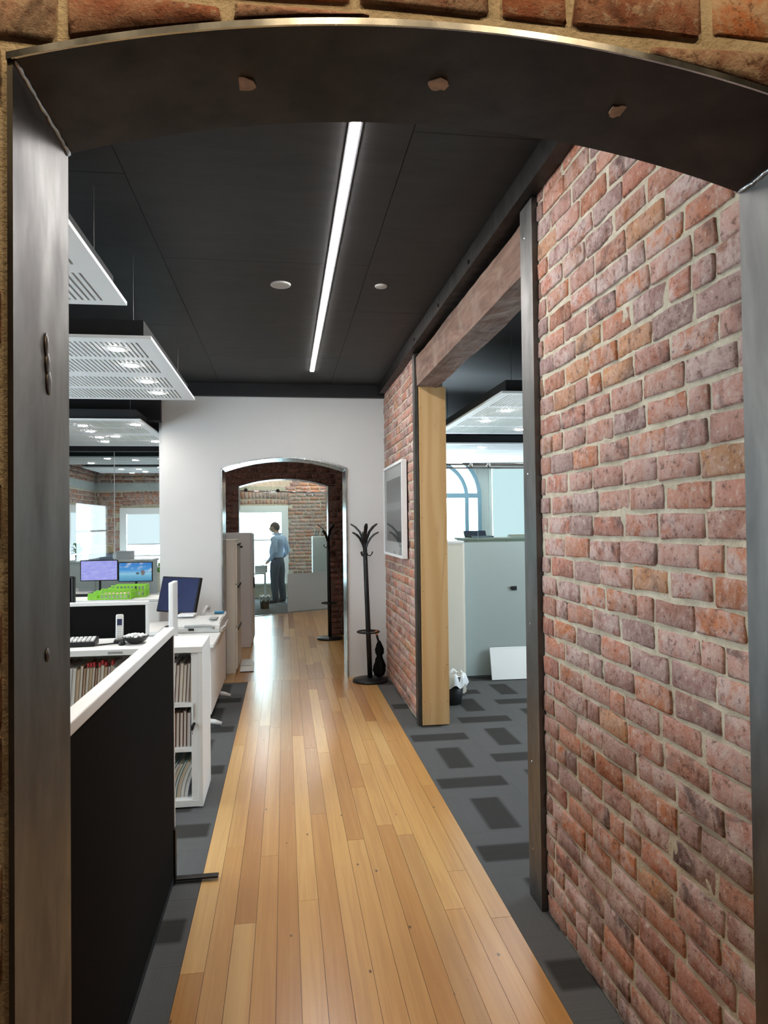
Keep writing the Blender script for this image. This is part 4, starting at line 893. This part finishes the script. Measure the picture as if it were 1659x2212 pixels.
# chair with dark mesh back
t = thing('office_chair', 'black mesh-backed swivel chair partly hidden by the steel jamb', 'chair', (-2.02, 6.9+.1, 0)); t.location = (-2.06, 6.6, 0)
bm = bmesh.new(); bx(bm, -.20, .20, -.02, .02, .78, 1.25, .02); obj('backrest', bm, 'fabric_black', t); bm = bmesh.new(); bx(bm, -.22, -.195, -.025, .03, .74, 1.27, .008); bx(bm, .195, .22, -.025, .03, .74, 1.27, .008); bx(bm, -.22, .22, -.025, .03, 1.25, 1.275, .008); obj('back_frame', bm, 'plastic_black', t)
bm = bmesh.new(); bx(bm, -.24, .24, -.50, -.02, .43, .50, .03); obj('seat', bm, 'fabric_black', t); bm = bmesh.new(); tube(bm, [(0, -.25, .09), (0, -.25, .43)], .028, 12); tube(bm, [(0, -.03, .46), (0, .04, .6), (0, .035, .85)], .02, 8); obj('column', bm, 'plastic_black', t)
for k in range(5):
    a_ = 2*math.pi*k/5; bm = bmesh.new(); tube(bm, [(0, -.25, .10), (.28*math.cos(a_), -.25+.28*math.sin(a_), .065)], [.022, .014], 8); lg = obj('leg', bm, 'plastic_black', t); bm = bmesh.new(); lathe(bm, [(.025, 0), (.028, .02), (.02, .05)], 12, .28*math.cos(a_), -.25+.28*math.sin(a_)); obj('castor', bm, 'plastic_black', lg)
# desk with two lit monitors before the inner glass
t = thing('office_desk', 'long white desk with two lit monitors before the inner glass', 'desk', (0, 0, 0)); box('desktop', 'white', t, -3.6, -1.50, 10.0, 10.82, .70, .728, .003)
for xx in (-3.5, -1.6): box('leg', 'white_metal', t, xx-.025, xx+.025, 10.05, 10.77, .0, .70, .004)
monitor('monitor showing a plain lavender page on the long desk', (-2.578, 10.42, .728), 0, .505, .29, 'screen_lav', 0, .225)
monitor('monitor showing a blue seascape on the long desk', (-2.092, 10.44, .728), 0, .465, .28, 'screen_sea', 0, .20)
for k, (x, y, w_, d_, h_, mt, nm, lab) in enumerate([(-2.75, 10.12, .30, .22, .10, 'plastic_black', 'document_tray', 'black letter tray on the long desk'), (-2.42, 10.08, .22, .30, .045, 'paper', 'paper_stack', 'loose pile of white papers below the lavender monitor'), (-2.0, 10.1, .30, .22, .06, 'paper', 'paper_stack', 'neat stack of white paper below the seascape monitor'), (-2.9, 10.35, .10, .10, .13, 'plastic_white', 'tissue_box', 'white tissue box left of the lavender monitor'), (-1.68, 10.1, .28, .2, .05, 'red_tab', 'box_file', 'red topped file at the end of the long desk')]):
    t = thing(nm, lab, nm.replace('_', ' '), (x, y, .729), random.uniform(-.2, .2)); box('body', mt, t, -w_/2, w_/2, -d_/2, d_/2, 0, h_*.8, .004); box('top_sheet', 'paper', t, -w_*.45, w_*.45, -d_*.45, d_*.45, h_*.8, h_, .001)
t = thing('pen_pot', 'dark pen pot with pens between the two lit monitors', 'pen pot', (-2.25, 10.3, .729)); bm = bmesh.new(); lathe(bm, [(.034, 0), (.036, .09), (.031, .09), (.03, .006), (.004, .005)], 16); obj('pot', bm, 'plastic_black', t)
for k in range(5):
    bm = bmesh.new(); a_ = k*1.26; tube(bm, [(.01*math.cos(a_), .01*math.sin(a_), .01), (.03*math.cos(a_), .03*math.sin(a_), .15)], .004, 6); obj('pen', bm, ['red_tab', 'plastic_black', 'blue_plastic', 'orange', 'plastic_black'][k], t)
t = thing('flower_vase', 'small vase of coral flowers at the end of the long desk', 'vase', (-1.70, 10.55, .729)); bm = bmesh.new(); lathe(bm, [(.04, 0), (.055, .06), (.04, .14), (.035, .18), (.028, .18), (.03, .03), (.004, .02)], 20); obj('vase', bm, 'plastic_white', t, True)
rr = random.Random(5)
for k in range(9):
    a_ = k*.7; x_, y_, z_ = .07*math.cos(a_)*(.4+rr.random()), .07*math.sin(a_), .34+.14*rr.random(); bm = bmesh.new(); tube(bm, [(0, 0, .12), (x_*.6, y_*.6, z_*.7), (x_, y_, z_)], .003, 5); st = obj('stem', bm, 'leaf', t)
    bm = bmesh.new(); bmesh.ops.create_icosphere(bm, subdivisions=2, radius=.032 if k % 2 else .025); bmesh.ops.translate(bm, verts=bm.verts, vec=(x_, y_, z_))
    for v in bm.verts: v.co += (v.co-Vector((x_, y_, z_)))*.35*mnoise.noise(v.co*70)
    obj('flower_head', bm, 'petal' if k % 3 == 0 else 'leaf', st, True)
# counter with boxes beyond the inner glass
t = thing('storage_counter', 'white storage counter seen through the inner glass', 'counter', (0, 0, 0)); box('body', 'white_metal', t, -3.3, -2.05, 11.45, 11.95, 0, 1.16, .004); box('top_panel', 'white', t, -3.32, -2.03, 11.42, 11.97, 1.16, 1.195, .003)
for k in range(3): d_ = box('door', 'white_metal', t, -3.29+k*.41, -2.89+k*.41, 11.432, 11.449, .06, 1.14, .003); box('handle', 'plastic_grey', d_, -2.92+k*.41, -2.905+k*.41, 11.424, 11.431, .55, .68)
def carton(label, x, y, z, a, b, c, mat): 
    t = thing('carton', label, 'box', (x, y, z)); box('body', mat, t, -a/2, a/2, -b/2, b/2, 0, c*.8, .003); box('lid', mat, t, -a/2-.004, a/2+.004, -b/2-.004, b/2+.004, c*.8, c, .003)
carton('long kraft cardboard carton on the storage counter', -2.85, 11.7, 1.297, .28, .25, .12, 'kraft'); carton('dark slate box beneath the kraft carton on the counter', -2.84, 11.7, 1.196, .36, .3, .10, 'screen_dark'); carton('blue grey box at the counter end', -2.50, 11.7, 1.196, .22, .3, .13, 'folder_grey')
t = thing('potted_plant', 'small leafy plant at the counter end beside the jamb', 'plant', (-3.20, 11.66, 1.196)); bm = bmesh.new(); lathe(bm, [(.04, 0), (.055, .08), (.05, .08), (.045, .07), (.004, .068)], 16); obj('pot', bm, 'plastic_grey', t)
for k in range(22):
    a_ = k*2.4; bm = bmesh.new(); l_ = .07+.05*rr.random(); z_ = .08+.12*rr.random(); p0 = Vector((0, 0, .07)); d_ = Vector((math.cos(a_), math.sin(a_), 0)); n_ = Vector((-d_.y, d_.x, 0)); pts = [(p0, .004), (p0+d_*l_*.4+Vector((0, 0, z_*.7)), .02), (p0+d_*l_*.8+Vector((0, 0, z_)), .022), (p0+d_*l_*1.25+Vector((0, 0, z_*.85)), .002)]
    r_ = [[bm.verts.new(p+n_*w2), bm.verts.new(p-n_*w2)] for p, w2 in pts]
    for q0, q1 in zip(r_, r_[1:]): bm.faces.new((q0[0], q0[1], q1[1], q1[0]))
    obj('leaf', bm, 'leaf', t)

# ================================================================== LOBBY
def filing(label, x0, x1, y0, y1, h, mat, nd):
    t = thing('filing_cabinet', label, 'filing cabinet', (0, 0, 0)); box('body', mat, t, x0, x1-.02, y0, y1, .0, h, .004)
    hh = (h-.07)/nd
    for k in range(nd):
        d_ = box('drawer', mat, t, x1-.019, x1, y0+.012, y1-.012, .05+k*hh, .05+(k+1)*hh-.012, .003); bm = bmesh.new(); bx(bm, x1-.004, x1+.012, y0+.06, y1-.06, .05+(k+1)*hh-.05, .05+(k+1)*hh-.03, .002); obj('handle', bm, 'steel_dark', d_)
    return t
fc = filing('cream three-drawer filing cabinet just inside the white arch', -1.15, -.55, 8.37, 9.05, 1.54, 'cream', 3)
bm = bmesh.new(); tube(bm, [(-.555, 8.98, 1.44), (-.52, 8.98, 1.44)], .012, 10); obj('lock', bm, 'plastic_black', fc)
t = thing('tall_cupboard', 'pale grey steel cupboard behind the cream filing cabinet', 'cupboard', (0, 0, 0)); box('body', 'lilac', t, -1.2, -.475, 10.12, 10.88, 0, 1.60, .004)
for k in range(2): d_ = box('door', 'lilac', t, -.474, -.455, 10.13+k*.375, 10.495+k*.375, .06, 1.585, .003); box('handle', 'steel_dark', d_, -.454, -.436, 10.46+k*.03, 10.475+k*.03, .8, .95)
t = thing('flat_pack_card', 'thin pale cardboard sheets lying by the cream filing cabinet', 'cardboard', (-.47, 8.72, 0), .03); box('sheet', 'paper', t, -.07, .09, -.3, .25, .001, .010, .001); bm = bmesh.new(); bx(bm, -.065, .06, .02, .42, .0105, .018, .001); obj('sheet', bm, 'plastic_lgrey', t); box('edge_strip', 'plastic_black', t, -.07, .09, -.305, -.30, .001, .008)
def coat_rack(label, loc, rz, lean=(0, 0)):
    t = thing('coat_rack', label, 'coat rack', loc, rz)
    bm = bmesh.new(); lathe(bm, [(.19, 0), (.192, .012), (.185, .026), (.06, .034), (.03, .04)], 36); obj('base', bm, 'plastic_black', t, True)
    L_ = lambda z: Vector((lean[0]*z, lean[1]*z, z))
    bm = bmesh.new(); tube(bm, [L_(.03), L_(.52), L_(.9), L_(1.50)], [.027, .027, .026, .023], 14); obj('pole', bm, 'plastic_black', t, True)
    bm = bmesh.new(); c_ = L_(.535); ring_torus(bm, .118, .009, c_.z, 36, 8, c_.x, c_.y); tube(bm, [c_+Vector((-.115, 0, 0)), c_+Vector((.115, 0, 0))], .006, 6); obj('umbrella_ring', bm, 'plastic_black', t, True)
    top = L_(1.44)
    for k in range(6):
        a_ = math.radians(20+60*k); up = k % 2; d_ = Vector((math.cos(a_), math.sin(a_), 0)); bm = bmesh.new()
        if not up: pp = [top, top+d_*.025+Vector((0, 0, .10)), top+d_*.06+Vector((0, 0, .18)), top+d_*.115+Vector((0, 0, .235)), top+d_*.165+Vector((0, 0, .265))]
        else: pp = [top+Vector((0, 0, -.03)), top+d_*.03+Vector((0, 0, .05)), top+d_*.065+Vector((0, 0, .11)), top+d_*.11+Vector((0, 0, .15)), top+d_*.16+Vector((0, 0, .175))]
        side = Vector((-d_.y, d_.x, 0)); wd = [.012, .014, .018, .020, .012]; rows = []
        for p, w2, i in zip(pp, wd, range(5)):
            q = pp[min(i+1, 4)]-pp[max(i-1, 0)]; nn = side.cross(q).normalized()*.006
            rows.append([bm.verts.new(p+side*w2+nn), bm.verts.new(p-side*w2+nn), bm.verts.new(p-side*w2-nn), bm.verts.new(p+side*w2-nn)])
        for r0, r1 in zip(rows, rows[1:]):
            for j in range(4): bm.faces.new((r0[j], r0[(j+1) % 4], r1[(j+1) % 4], r1[j]))
        bm.faces.new(rows[0]); bm.faces.new(rows[-1]); obj('arm', bm, 'plastic_black', t)
    for k in range(3):
        a_ = math.radians(-20+120*k); d_ = Vector((math.cos(a_), math.sin(a_), 0)); p = L_(1.40); bm = bmesh.new(); tube(bm, [p+d_*.015, p+d_*.03+Vector((0, 0, -.035)), p+d_*.055+Vector((0, 0, -.04)), p+d_*.075+Vector((0, 0, -.02)), p+d_*.08+Vector((0, 0, .005))], [.006, .006, .006, .006, .008], 8); obj('small_hook', bm, 'plastic_black', t, True)
    return t
coat_rack('black coat rack with curled arms against the white wall', (.905, 7.68, 0), math.radians(10), (-.030, 0))
coat_rack('black coat rack against the dark inner brick wall', (.655, 10.62, 0), math.radians(40), (-.012, 0))
t = thing('umbrella', 'folded black umbrella hanging inside the coat rack ring', 'umbrella', (1.005, 7.665, .036)); bm = bmesh.new()
def wob(tt, z, i): return 1+.22*math.sin(5*tt+z*9)+.12*math.sin(11*tt+2*z*30)
lathe(bm, [(.010, .0), (.045, .03), (.060, .07), (.055, .13), (.038, .20), (.026, .235), (.040, .27), (.043, .31), (.026, .36), (.012, .40)], 40, 0, 0, wob); obj('folded_canopy', bm, 'fabric_black', t, True)
bm = bmesh.new(); tube(bm, [(-.005, 0, .39), (-.02, 0, .44), (-.03, 0, .50)], [.012, .013, .010], 10); obj('handle', bm, 'plastic_black', t, True); bm = bmesh.new(); tube(bm, [(-.026, 0, .465), (-.030, 0, .51)], .0145, 10); tag(obj('wrist_strap', bm, 'orange', t), 'orange brown strap')
# framed picture on the short brick wall
t = thing('framed_picture', 'white framed grey photograph hanging on the short brick wall', 'picture', (1.058, 6.975, 1.838))
for nm, y0, y1, z0, z1 in (('frame_rail', -.605, .605, .43, .455), ('frame_rail', -.605, .605, -.455, -.43), ('frame_rail', -.605, -.58, -.43, .43), ('frame_rail', .58, .605, -.43, .43)): box(nm, 'plastic_white', t, 0, .048, y0, y1, z0, z1, .002)
box('mat_board', 'paper', t, .014, .040, -.58, .58, -.43, .43); bm = bmesh.new(); bx(bm, -.001, .001, -.46, .44, -.31, .31); obj('photo_print', bm, 'art', t, loc=(.0125, 0, .0)); box('signature', 'plastic_grey', t, .0128, .0138, -.44, -.38, -.352, -.338); box('glazing', 'picture_glass', t, .006, .0075, -.58, .58, -.43, .43)

# ================================================================== RIGHT OFFICE
t = thing('tall_cupboard', 'cream tall cupboard end standing behind the plywood post', 'cupboard', (0, 0, 0)); box('body', 'cream', t, 1.38, 1.75, 6.86, 7.55, .02, 1.50, .003); box('top_panel', 'white', t, 1.375, 1.756, 6.85, 7.56, 1.50, 1.525, .002); box('plinth', 'plastic_grey', t, 1.40, 1.73, 6.88, 7.5, 0, .02); d_ = box('door', 'cream', t, 1.751, 1.766, 6.87, 7.54, .03, 1.495, .002); box('hinge', 'plastic_black', d_, 1.7665, 1.770, 6.90, 6.915, 1.36, 1.385)
t = thing('white_board', 'blank white board leaning on the frosted glass partition', 'board', (2.20, 7.44, .001)); Rb = Matrix.Rotation(math.radians(-13), 4, 'X'); bm = bmesh.new(); bx(bm, 0, .62, 0, .018, .006, .348, .002, Rb); obj('panel', bm, 'white', t); bm = bmesh.new(); bx(bm, 0, .62, -.003, .0, .338, .352, .001, Rb); obj('edge_trim', bm, 'plastic_white', t)
def bin_(label, loc, r0, r1, h):
    t = thing('waste_bin', label, 'bin', loc); bm = bmesh.new(); lathe(bm, [(r0, 0), (r0*1.02, .004), (r1, h), (r1-.006, h), (r0-.004, .01), (.004, .008)], 28); obj('bin_body', bm, 'plastic_black', t, True)
    rn = random.Random(int(loc[0]*100)); ph = [rn.uniform(0, 6) for _ in range(4)]
    def wb(tt, z, i): return 1+(.10*math.sin(5*tt+ph[0])+.07*math.sin(9*tt+ph[1])+.05*math.sin(14*tt+ph[2]+i))*(1 if i else .3)
    bm = bmesh.new(); prof = [(r1*1.10, h*.66), (r1*1.14, h*.80), (r1*1.10, h*.93), (r1*1.06, h*1.03), (r1*.96, h*1.08), (r1*.84, h*1.02), (r1*.74, h*.82), (.004, h*.70)]
    rings = []
    for i, (r_, z) in enumerate(prof): rings.append([bm.verts.new((r_*wb(2*math.pi*k/40, z, i)*math.cos(2*math.pi*k/40), r_*wb(2*math.pi*k/40, z, i)*math.sin(2*math.pi*k/40), z+.018*math.sin(7*2*math.pi*k/40+ph[3])*(1 if i < 6 else .2))) for k in range(40)])
    for q0, q1 in zip(rings, rings[1:]):
        for k in range(40): bm.faces.new((q0[k], q0[(k+1) % 40], q1[(k+1) % 40], q1[k]))
    obj('plastic_liner', bm, 'liner', t, True)
bin_('black waste bin with ruffled white liner behind the plywood post', (1.55, 6.60, 0), .095, .125, .265)
t = thing('low_cabinet', 'beige cabinet behind the frosted glass in the right office', 'cabinet', (0, 0, 0)); box('body', 'cream', t, 2.12, 3.6, 8.2, 8.65, 0, 1.50, .004); box('top_panel', 'cream', t, 2.10, 3.62, 8.18, 8.67, 1.50, 1.525, .002)
for k in range(3): d_ = box('door', 'cream', t, 2.14+k*.485, 2.61+k*.485, 8.184, 8.199, .05, 1.49, .003); box('handle', 'plastic_grey', d_, 2.56+k*.485, 2.575+k*.485, 8.176, 8.183, .7, .82)
t = thing('laptop', 'dark open laptop lying on the beige cabinet', 'laptop', (2.34, 8.42, 1.526), .2); box('deck', 'screen_dark', t, -.14, .16, -.1, .1, 0, .02, .003); bm = bmesh.new(); bx(bm, -.14, .16, -.006, .006, 0, .07, .002, Matrix.Translation((0, .1, .015)) @ Matrix.Rotation(-.4, 4, 'X')); obj('lid', bm, 'screen_dark', t)
t = thing('paper_stack', 'stack of papers beside the laptop on the beige cabinet', 'paper stack', (2.85, 8.42, 1.526), -.1); box('body', 'paper', t, -.11, .11, -.14, .14, 0, .02, .001); box('top_sheet', 'manila', t, -.10, .12, -.13, .13, .02, .028, .001)

# ================================================================== FAR OFFICE
t = thing('side_table', 'white side table in front of the bright far window', 'table', (-.62, 15.3, 0)); box('table_top', 'white', t, -.30, .22, -.25, .25, .68, .705, .003)
for xx in (-.28, .20):
    for yy in (-.22, .22): box('leg', 'white_metal', t, xx-.018, xx+.018, yy-.018, yy+.018, 0, .68)
carton('pale lilac archive box on the white side table', -.50, 15.3, .706, .26, .2, .15, 'lilac')
t = thing('desk_lamp', 'small dark desk lamp on the archive box', 'lamp', (-.46, 15.3, .858)); bm = bmesh.new(); lathe(bm, [(.03, 0), (.03, .008), (.005, .012)], 14); obj('base', bm, 'plastic_black', t); bm = bmesh.new(); tube(bm, [(0, 0, .01), (-.02, 0, .06), (.03, 0, .10)], .005, 6); obj('arm', bm, 'plastic_black', t); bm = bmesh.new(); bx(bm, .0, .10, -.02, .02, .095, .11, .004); obj('lamp_head', bm, 'plastic_black', t)
bin_('black waste bin with white liner beside the standing man', (-.42, 14.86, -.005), .085, .105, .24)
t = thing('tall_cupboard', 'white tall cupboard behind the angled glass', 'cupboard', (0, 0, 0)); box('body', 'white_metal', t, .60, 1.45, 15.6, 16.1, 0, 1.45, .004)
for k in range(2): d_ = box('door', 'white_metal', t, .605+k*.42, 1.02+k*.42, 15.582, 15.599, .05, 1.44, .003); box('handle', 'plastic_grey', d_, .97+k*.07, .985+k*.07, 15.574, 15.581, .7, .85)
for k, (x, z) in enumerate(((.72, 1.52), (.80, 1.60), (.74, 1.70))):
    t = thing('glass_jar', ['wide glass jar on the white tall cupboard', 'slim glass bottle on the white tall cupboard', 'round glass decanter on the white tall cupboard'][k], 'jar', (.70+k*.13, 15.8, 1.452)); bm = bmesh.new(); r_ = (.05, .03, .045)[k]; h_ = (.14, .26, .2)[k]; lathe(bm, [(r_*.9, 0), (r_, h_*.2), (r_, h_*.6), (r_*.45, h_*.8), (r_*.45, h_)], 20); obj('body', bm, 'glass_tint', t, True); bm = bmesh.new(); lathe(bm, [(r_*.5, h_), (r_*.5, h_+.02)], 16); obj('stopper', bm, 'chrome', t)
# ---- standing man, seen from the side
def man():
    # overlapping closed limb volumes, fused below into one continuous skin; -x is the way he faces
    bm = bmesh.new()
    def stack(rows, segs=24):
        rg = [[bm.verts.new((cx+rx*math.cos(q), ry*math.sin(q)*(1-.12*abs(math.cos(q))), z)) for q in [2*math.pi*k/segs for k in range(segs)]] for cx, z, rx, ry in rows]
        for r0, r1 in zip(rg, rg[1:]):
            for k in range(segs): bm.faces.new((r0[k], r0[(k+1) % segs], r1[(k+1) % segs], r1[k]))
        bm.faces.new(list(reversed(rg[0]))); bm.faces.new(rg[-1])
    stack([(.0, .80, .06, .10), (.0, .83, .10, .15), (.005, .90, .118, .17), (-.003, .97, .115, .165), (-.02, 1.04, .125, .158), (-.025, 1.12, .130, .160), (-.012, 1.22, .128, .168), (.015, 1.32, .122, .185), (.03, 1.40, .105, .19), (.03, 1.45, .085, .16), (.018, 1.49, .065, .09), (.005, 1.515, .056, .062), (-.01, 1.54, .054, .056), (-.03, 1.60, .052, .054), (-.045, 1.63, .045, .05)])
    for s in (-1, 1):
        fx = -.02 if s < 0 else .02
        tube(bm, [(.0, s*.08, .92), (.0, s*.088, .86), (fx*.5, s*.098, .70), (fx*.8, s*.104, .54), (fx*.9, s*.106, .48), (fx+.012, s*.11, .36), (fx+.03, s*.11, .20), (fx+.035, s*.11, .10), (fx+.035, s*.11, .03)], [.085, .098, .092, .076, .070, .072, .064, .060, .050], 16)
        tube(bm, [(fx+.075, s*.108, .045), (fx+.03, s*.11, .050), (fx-.05, s*.12, .045), (fx-.13, s*.13, .036), (fx-.185, s*.135, .030)], [.030, .044, .042, .038, .018], 14)
        tube(bm, [(.03, s*.15, 1.445), (.032, s*.185, 1.415), (.05, s*.215, 1.33), (.075, s*.24, 1.22), (.085, s*.25, 1.13), (.045, s*.238, 1.06), (-.015, s*.215, 1.0), (-.062, s*.195, .955), (-.085, s*.185, .932)], [.05, .068, .062, .056, .052, .050, .044, .036, .032], 14)
        tube(bm, [(-.07, s*.19, .945), (-.10, s*.18, .918), (-.135, s*.172, .890), (-.15, s*.170, .880)], [.026, .034, .030, .018], 12)
    # head
    h = bmesh.ops.create_uvsphere(bm, u_segments=24, v_segments=18, radius=1)['verts']; HC = Vector((-.055, 0, 1.652))
    for v in h:
        c = v.co.copy(); x, y, z = c.x*.098, c.y*.076, c.z*.118
        if c.z < 0 and c.x < 0: x *= 1+.02; 
        if c.z < -.2: y *= 1+.35*(c.z+.2)
        if c.x > .2 and c.z < -.2: x *= 1+.5*(c.z+.2)
        if c.x < -.5 and -.35 < c.z < .05 and abs(c.y) < .3: x -= .016*(1-abs(c.z+.18)/.25) if abs(c.z+.18) < .25 else 0
        if c.x < -.6 and -.75 < c.z < -.5: x -= .006
        if c.x < -.6 and .05 < c.z < .25: x += .006 if abs(c.y) > .15 else 0
        v.co = HC+Vector((x, y, z))
    tube(bm, [HC+Vector((-.090, 0, .018)), HC+Vector((-.106, 0, -.008)), HC+Vector((-.118, 0, -.030)), HC+Vector((-.096, 0, -.036))], [.008, .012, .015, .010], 8)      # nose
    tube(bm, [HC+Vector((-.096, -.02, -.064)), HC+Vector((-.103, 0, -.062)), HC+Vector((-.096, .02, -.064))], [.006, .009, .006], 8)      # lips
    for s in (-1, 1): tube(bm, [HC+Vector((.008, s*.074, -.03)), HC+Vector((.012, s*.082, 0)), HC+Vector((.006, s*.080, .03))], [.009, .014, .010], 8)
    # hands
    for s in (-1, 1):
        for k in range(4):
            b = Vector((-.135, s*.172, .902-.016*k+.012)); L_ = (.034, .040, .036, .028)[k]
            tube(bm, [b, b+Vector((-L_*.8, -s*.012, -.012)), b+Vector((-L_*1.1, -s*.035, -.03)), b+Vector((-L_*.9, -s*.05, -.05))], [.009, .0088, .008, .0065], 8)
        b = Vector((-.100, s*.162, .925)); tube(bm, [b, b+Vector((-.025, -s*.022, .012)), b+Vector((-.052, -s*.035, .006))], [.010, .010, .0075], 8)
    bmesh.ops.recalc_face_normals(bm, faces=bm.faces); me2 = bpy.data.meshes.new('person_body'); bm.to_mesh(me2); bm.free(); body = bpy.data.objects.new('body_tmp', me2); COL.objects.link(body)
    rm = body.modifiers.new('r', 'REMESH'); rm.mode = 'VOXEL'; rm.voxel_size = .0075; sm = body.modifiers.new('s', 'SMOOTH'); sm.iterations = 3; sm.factor = .5
    dg = bpy.context.evaluated_depsgraph_get(); m3 = bpy.data.meshes.new_from_object(body.evaluated_get(dg)); bpy.data.objects.remove(body)
    for nm in ('skin', 'shirt', 'trousers', 'leather'): m3.materials.append(M[nm])
    for p in m3.polygons:
        c = p.center; p.use_smooth = True
        arm = abs(c.y) > .10 and c.z > .8 and c.z < .965 and c.x < -.07
        if c.z > 1.505+.25*c.x*.4 and not abs(c.y) > .14: p.material_index = 0
        elif arm: p.material_index = 0
        elif c.z > 1.005 or (abs(c.y) > .165 and c.z > .92): p.material_index = 1
        elif c.z > .975: p.material_index = 3
        elif c.z > .075: p.material_index = 2
        else: p.material_index = 3
    t = bpy.data.objects.new('person', m3); COL.objects.link(t)
    tag(t, 'man in pale blue shirt and dark trousers standing sideways by the bright window', 'person')
    bm = bmesh.new(); hv = bmesh.ops.create_uvsphere(bm, u_segments=24, v_segments=16, radius=1)['verts']
    for v in hv:
        c = v.co.copy(); v.co = HC+Vector((c.x*.104+.006, c.y*.083, c.z*.122+.008))
        if c.x < -.3: v.co.x += .012*(-c.x)
    bmesh.ops.delete(bm, geom=[v for v in bm.verts if v.co.z < HC.z+.045-(v.co.x-HC.x+.06)*.85 or v.co.z < HC.z-.075], context='VERTS')
    bmesh.ops.solidify(bm, geom=list(bm.faces), thickness=.010)
    obj('hair', bm, 'hair', t, True)
    bm = bmesh.new(); ring = []; 
    bx(bm, -.075, -.03, -.07, .07, 1.497, 1.535, .008); bx(bm, -.04, .075, -.072, .072, 1.500, 1.535, .01); c_ = obj('collar', bm, 'shirt', t)
    return t
p_ = man(); p_.location = (-.165, 15.80, -.003); p_.rotation_euler = (0, 0, math.radians(-28)); p_.scale = (1.16, 1.12, 1)
